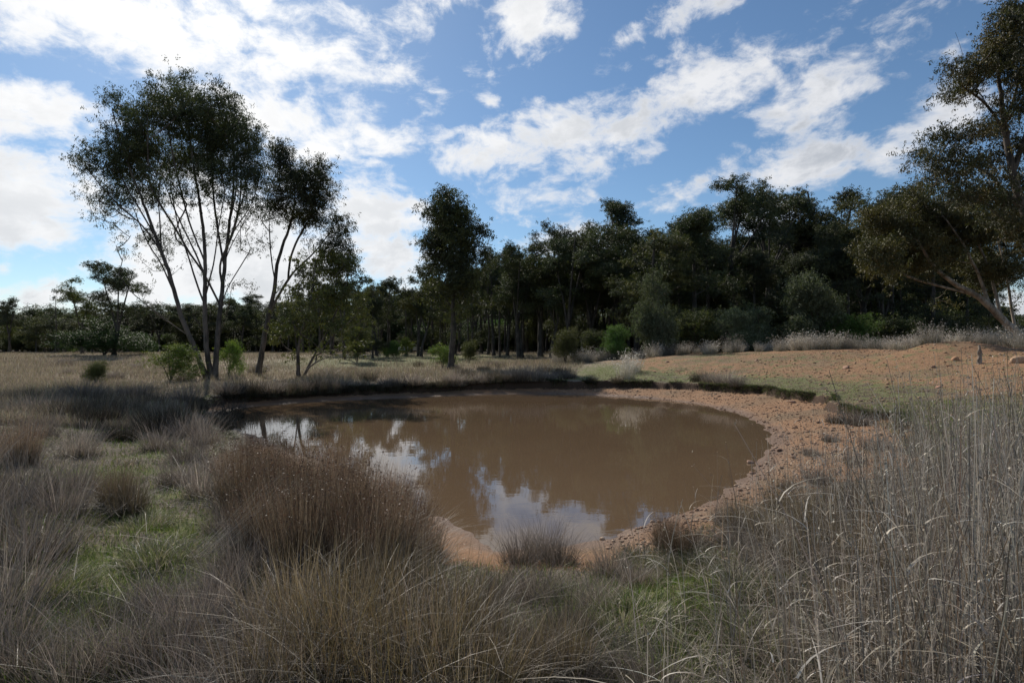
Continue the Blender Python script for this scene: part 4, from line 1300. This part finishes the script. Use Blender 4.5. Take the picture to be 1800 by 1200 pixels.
for Yd, step in [(86, 30), (98, 26), (112, 24)]:
    px = -160.
    while px < 560:
        q = px + rng.normal(0, step * .3)
        top = np.interp(q, prof_x, prof_y) + rng.normal(6, 8)
        k = rng.choice(['slim', 'gum', 'dense', 'umbrella'], p=[.2, .35, .30, .15])
        place(TREES, k, q, top, Yd + rng.normal(0, 3), G_L[0], G_L[1], wide=rng.uniform(1.2, 1.9))
        px += step
# scrub under the trees
g2 = 'scrub bushes in the shade under the wood'
for Yd, px0, px1, step, tp in [(92, -120, 600, 34, 588), (106, -140, 1700, 24, 572), (118, 300, 1700, 22, 566), (125, -200, 1800, 18, 560), (70, 1080, 1700, 40, 575), (60, 1180, 1700, 44, 545)]:
    px = px0
    while px < px1:
        place(BUSH, rng.choice(['dark', 'olive', 'green'], p=[.7, .2, .1]), px + rng.normal(0, 8), tp + rng.normal(0, 8), Yd + rng.normal(0, 2), 'dim scrub bush in the shade at the foot of the trees', g2, h0=3., wide=rng.uniform(1.1, 1.8), catn='bush')
        px += step

# bushes one can point at
Bs = [('olive', 993, 580, 40, .9, 'olive rounded bush at the wood edge, leftmost of the row'),
      ('dark', 1043, 581, 42, 1.0, 'dark green bush second in the row from the olive one'),
      ('green', 1084, 574, 40, .9, 'bright green round bush left of the tall silvery sapling'),
      ('silver', 1150, 482, 40, .5, 'tall silvery leaved sapling gum in front of the rounded crown'),
      ('dark', 1226, 545, 42, 1.0, 'dark bush between the silvery sapling and the pale green bushes'),
      ('silver', 1288, 546, 40, .8, 'grey green bush, smaller one of the pair above the crest'),
      ('silver', 1336, 538, 40, .95, 'grey green bush, larger one of the pair above the crest'),
      ('silver', 1430, 488, 39, .65, 'tall grey green bush in front of the dark trees'),
      ('green', 1500, 556, 38, 1.1, 'green bush right of the tall grey green one'),
      ('dark', 1575, 560, 40, 1.2, 'dark bush in the deep shade under the bronze crown'),
      ('dark', 1650, 575, 40, 1.3, 'dark bush near the foot of the pale leaning trunk'),
      ('green', 183, 561, 66, 1.8, 'large round dark green bush by the left treeline'),
      ('green', 252, 588, 72, .9, 'small grey green bush right of the large round one'),
      ('lime', 118, 596, 80, 1.0, 'olive bush left of the large round one'),
      ('lime', 778, 606, 42, 1.1, 'yellow green bush at the foot of the lone upright gum'),
      ('lime', 675, 608, 62, .9, 'small yellowish sapling left of its greener neighbour'),
      ('green', 692, 600, 60, .9, 'small round headed sapling in the paddock centre left'),
      ('lime', 716, 594, 64, .8, 'yellow green sapling in front of the parked car'),
      ('olive', 628, 575, 50, .75, 'small leaning tree behind the right side of the spreading gum'),
      ('lime', 300, 606, 27.5, 1.35, 'leafy bright green shrub left of the fanned gum trunks'),
      ('lime', 402, 600, 30, .75, 'bright green shrub just right of the fanned gum trunks'),
      ('olive', 168, 636, 24, .95, 'small sparse shrub alone in the dry paddock at left'),
      ('olive', 825, 600, 50, .9, 'low olive bush right of the lone upright gum')]
for kind, px, top, Yd, wd, lab in Bs:
    place(BUSH, kind, px, top, Yd, lab, None, h0=3., wide=wd, catn='bush' if 'sapling' not in lab and 'tree' not in lab else 'sapling')

# ------------------------------------------------------------------ stones
def rock_mesh(seed, sub=2, flat=.6):
    rg = np.random.default_rng(seed)
    bm = bmesh.new(); bmesh.ops.create_icosphere(bm, subdivisions=sub, radius=1)
    V = np.array([v.co[:] for v in bm.verts]); Q = np.array([[v.index for v in f.verts] for f in bm.faces]); bm.free()
    for _ in range(7):
        n = rg.normal(0, 1, 3); n /= np.linalg.norm(n); k = rg.uniform(.45, .85)
        s = V @ n; V = V - np.maximum(s - k, 0)[:, None] * n
    V += rg.normal(0, .02, V.shape)
    V *= (1, rg.uniform(.6, .9), flat * rg.uniform(.7, 1.1))
    return V, Q


def stone_mat():
    m, t = mat_new('stone')
    a = t.n('ShaderNodeAttribute', dict(attribute_name='tint')).outputs['Color']
    co = t.n('ShaderNodeTexCoord').outputs['Object']
    n = t.n('ShaderNodeTexNoise', None, Vector=co, Scale=14.0, Detail=6.0, Roughness=.7).outputs[0]
    c = t.mix(t.m('MULTIPLY', n, .8), a, (0.20, 0.11, 0.07))
    b = t.n('ShaderNodeBump', None, Strength=.5, Distance=.02, Height=n)
    p = t.n('ShaderNodeBsdfPrincipled', None, Base_Color=c, Roughness=.85, Normal=b.outputs[0])
    finish(t, p.outputs[0])
    return m


M_STONE = stone_mat()


def gravel():
    protos = [rock_mesh(200 + i, 1, .6) for i in range(6)]
    n = 60000
    y = 5 + 26 * rng.random(n) ** .9; x = y * rng.uniform(-.15, .98, n)
    d = SD(x, y); W = _interp(GW, x, y); B = _interp(GB, x, y)
    beach = (d > .05) & (d < W) & (x > 1.0)
    bank = (B > .35) & (d > W) & (d < 16) & (rng.random(n) < .55)
    k = beach | bank
    x, y = x[k], y[k]; n = len(x)
    z = H(x, y)
    s = np.clip(rng.lognormal(-4.45, .6, n), .005, .06) * (1 + y / 60)
    Vs, Qs, Cs, o = [], [], [], 0
    COLS = np.array([(.36, .22, .13), (.27, .16, .095), (.52, .40, .28), (.22, .13, .08), (.42, .28, .18)])
    for j, (PV, PQ) in enumerate(protos):
        sel = np.arange(n) % 6 == j
        m = int(sel.sum()); a = rng.random(m) * 6.28
        c, s_ = np.cos(a)[:, None], np.sin(a)[:, None]
        sc = s[sel][:, None]
        V = np.stack([(PV[None, :, 0] * c - PV[None, :, 1] * s_) * sc + x[sel][:, None], (PV[None, :, 0] * s_ + PV[None, :, 1] * c) * sc + y[sel][:, None], PV[None, :, 2] * sc + z[sel][:, None] + sc * .25], -1)
        Q = (PQ[None] + (np.arange(m) * len(PV))[:, None, None]).reshape(-1, 3)
        Vs.append(V.reshape(-1, 3)); Qs.append(Q + o); o += m * len(PV)
        Cs.append(np.repeat(COLS[rng.integers(5, size=m)] * rng.uniform(.7, 1.25, (m, 1)), len(PV), 0))
    ob = obj('gravel', mesh('gravel', np.concatenate(Vs), np.concatenate(Qs), M_STONE, np.concatenate(Cs)))
    tag(ob, 'loose orange and buff gravel over the beach and clay bank', 'gravel', kind='stuff')


gravel()
RK = [(1793, 637, .34, (.55, .36, .22), 'buff boulder at the right edge beyond the weathered post'), (1680, 633, .22, (.50, .27, .14), 'orange flat stone just left of the weathered post'),
      (1668, 643, .14, (.5, .28, .16), 'small orange stone below the orange flat one'), (1640, 646, .14, (.34, .2, .13), 'small dark stone left of the orange flat ones'),
      (1488, 647, .24, (.34, .2, .13), 'brown angular stone on the middle of the clay bank'), (1172, 637, .16, (.3, .18, .12), 'brown stone near the left end of the clay bank'),
      (1330, 634, .14, (.3, .18, .12), 'small dark stone below the crest grass'), (1440, 663, .12, (.42, .26, .17), 'small reddish stone on the thin green slope'),
      (1392, 707, .13, (.36, .22, .15), 'dark stone on the gravel beach below the eroded edge'), (1650, 682, .13, (.48, .24, .15), 'reddish stone on the right slope'),
      (1372, 768, .08, (.42, .28, .19), 'stone at the water line at the right end of the pond'), (1370, 792, .1, (.3, .19, .13), 'dark stone beside the right tip of the water'),
      (1320, 815, .1, (.3, .19, .13), 'stone half in the water at the near right shore'), (1410, 830, .09, (.34, .2, .13), 'stone on the near right beach by the first pale stalks')]
for i, (px, py, s, c, lab) in enumerate(RK):
    V, Q = rock_mesh(300 + i, 2, .55)
    p = G(px, py)
    o = obj('rock', mesh('rock', V, Q, M_STONE, np.tile(c, (len(V), 1))), loc=(p[0], p[1], p[2] + s * .12))
    o.scale = (s, s, s); o.rotation_euler = (rng.normal(0, .15), rng.normal(0, .15), rng.random() * 6)
    tag(o, lab, 'rock')


# weathered post on the right bank
def post():
    rg = np.random.default_rng(5)
    p = G(1721, 640)
    h = 34 / F * p[1] * 1.0
    t = np.linspace(0, 1, 14)
    P = np.stack([.03 * np.sin(t * 4), .0 * t, -.1 + t * (h + .1)], 1)
    r = .085 * (1 - .45 * t) * (1 + .12 * rg.normal(0, 1, 14)); r[-1] = .012
    V, Q = tube(P, r, 10)
    V[:, :2] += .012 * np.stack([np.sin(V[:, 2] * 23 + V[:, 1] * 40), np.cos(V[:, 2] * 19 + V[:, 0] * 50)], 1)
    o = obj('wooden_post', mesh('wooden_post', V, Q, M_BARKP, smooth=False), loc=p)
    o.rotation_euler = (0, R(3), .4)
    tag(o, 'short weathered wooden post standing on the clay bank at right', 'post')


post()


# pale car parked at the wood's edge
def car():
    Yd = 84.; x0 = (722 - 900) / F * Yd
    root = empty('parked_car', (x0, Yd, float(H(x0, Yd))), R(62))
    root.scale = (.86,) * 3

    def simple(name, c, rough, metal=0.):
        m, t = mat_new(name)
        n = t.n('ShaderNodeTexNoise', None, Scale=8.0).outputs[0]
        p = t.n('ShaderNodeBsdfPrincipled', None, Base_Color=t.mix(n, tuple(v * .9 for v in c), c), Roughness=rough, Metallic=metal)
        finish(t, p.outputs[0]); return m
    paint = simple('silver_paint', (.55, .58, .60), .35); glass = simple('dark_glass', (.02, .025, .03), .08); rub = simple('tyre_rubber', (.02, .02, .02), .8); rimm = simple('wheel_rim', (.5, .5, .5), .3, .8)
    lampm = simple('lamp_glass', (.7, .7, .7), .2)

    def extr(prof, w0, w1, name, mat, parent):
        bm = bmesh.new()
        A = [bm.verts.new((x, -w0 if z < .95 else -w1, z)) for x, z in prof]; B = [bm.verts.new((x, w0 if z < .95 else w1, z)) for x, z in prof]
        bm.faces.new(A); bm.faces.new(B[::-1])
        for i in range(len(prof)):
            j = (i + 1) % len(prof); bm.faces.new((A[j], A[i], B[i], B[j]))
        bmesh.ops.recalc_face_normals(bm, faces=bm.faces)
        bmesh.ops.bevel(bm, geom=list(bm.edges), offset=.03, segments=2, affect='EDGES')
        me = bpy.data.meshes.new(name); bm.to_mesh(me); bm.free(); me.materials.append(mat)
        return obj(name, me, parent)
    extr([(-2.2, .35), (-2.25, .85), (-2.1, .94), (-1.7, 1.42), (.4, 1.46), (1.1, .98), (2.1, .82), (2.25, .6), (2.2, .35)], .88, .68, 'body', paint, root)
    for sy in (-1, 1):
        bm = bmesh.new()
        vs = [bm.verts.new((x, sy * yy, z)) for x, yy, z in [(-1.75, .80, .98), (.8, .80, 1.0), (.3, .70, 1.38), (-1.55, .70, 1.36)]]
        bm.faces.new(vs); e = bmesh.ops.extrude_face_region(bm, geom=list(bm.faces))
        for v in [q for q in e['geom'] if isinstance(q, bmesh.types.BMVert)]: v.co.y += sy * .02
        me = bpy.data.meshes.new('window'); bm.to_mesh(me); bm.free(); me.materials.append(glass); obj('window', me, root)
    for xa, za, xb, zb, nm in ((.62, 1.34, 1.12, 1.02, 'windscreen'), (-1.88, 1.30, -2.12, 1.0, 'rear_window')):
        V = np.array([(xa, -.6, za), (xa, .6, za), (xb, .7, zb), (xb, -.7, zb)], float); V[:, 0] += .04 if xa > 0 else -.04; V[:, 2] += .03
        V = np.concatenate([V, V + (0, 0, .015)]); Q = np.array([[0, 3, 2, 1], [4, 5, 6, 7], [0, 1, 5, 4], [1, 2, 6, 5], [2, 3, 7, 6], [3, 0, 4, 7]])
        obj(nm, mesh(nm, V, Q, glass), root)
    for sx in (-1.35, 1.4):
        for sy in (-1, 1):
            bm = bmesh.new(); bmesh.ops.create_cone(bm, cap_ends=True, segments=20, radius1=.33, radius2=.33, depth=.22)
            for v in bm.verts: v.co = Vector((v.co.x + sx, v.co.z + sy * .80, v.co.y + .33))
            me = bpy.data.meshes.new('wheel'); bm.to_mesh(me); bm.free(); me.materials.append(rub); wh = obj('wheel', me, root)
            bm = bmesh.new(); bmesh.ops.create_cone(bm, cap_ends=True, segments=12, radius1=.2, radius2=.17, depth=.03)
            for v in bm.verts: v.co = Vector((v.co.x + sx, v.co.z + sy * .92, v.co.y + .33))
            me = bpy.data.meshes.new('rim'); bm.to_mesh(me); bm.free(); me.materials.append(rimm); obj('rim', me, wh)
    for sy in (-.62, .62):
        V = np.array([(2.2, sy - .14, .62), (2.2, sy + .14, .62), (2.2, sy + .14, .75), (2.2, sy - .14, .75)], float); V = np.concatenate([V, V + (.07, 0, 0)])
        obj('headlight', mesh('headlight', V, np.array([[0, 3, 2, 1], [4, 5, 6, 7], [0, 1, 5, 4], [1, 2, 6, 5], [2, 3, 7, 6], [3, 0, 4, 7]]), lampm), root)
    tag(root, 'pale silver car parked at the wood edge, half hidden by saplings', 'car')


car()

# a dead limb end sticking up and the far wooded mass closing the view
def far_woods():
    n = 330000
    px = rng.uniform(-500, 2300, n); Yd = rng.uniform(150, 175, n)
    x = (px - 900) / F * Yd
    top = 9.5 + 7.0 * sstep(x, -70, -20) * (1 - sstep(x, 105, 130)) + 3 * vnoise(x, Yd * 0, .09) + 2 * vnoise(x, Yd * 0, .3)
    z = top * rng.random(n) ** .7 + .8
    C = np.stack([x, Yd, z], 1)
    V, Q, Cc = leaves(C, .75, .36, jit(1, n, .15) * np.array([(.04, .05, .022), (.055, .062, .026), (.035, .045, .02)])[rng.integers(3, size=n)], .5)
    o = obj('far_woodland', mesh('far_woodland', V, Q, M_LEAF, Cc))
    tag(o, 'dark continuous woodland far behind the trees', 'woodland', kind='stuff')


far_woods()
# unused prototypes would stand at the origin: drop them
for lib in (TREES, BUSH):
    for L_ in lib.values():
        for i, (r, ch) in enumerate(L_):
            if (id(L_), i) not in USED:
                for c in ch: bpy.data.objects.remove(c)
                bpy.data.objects.remove(r)
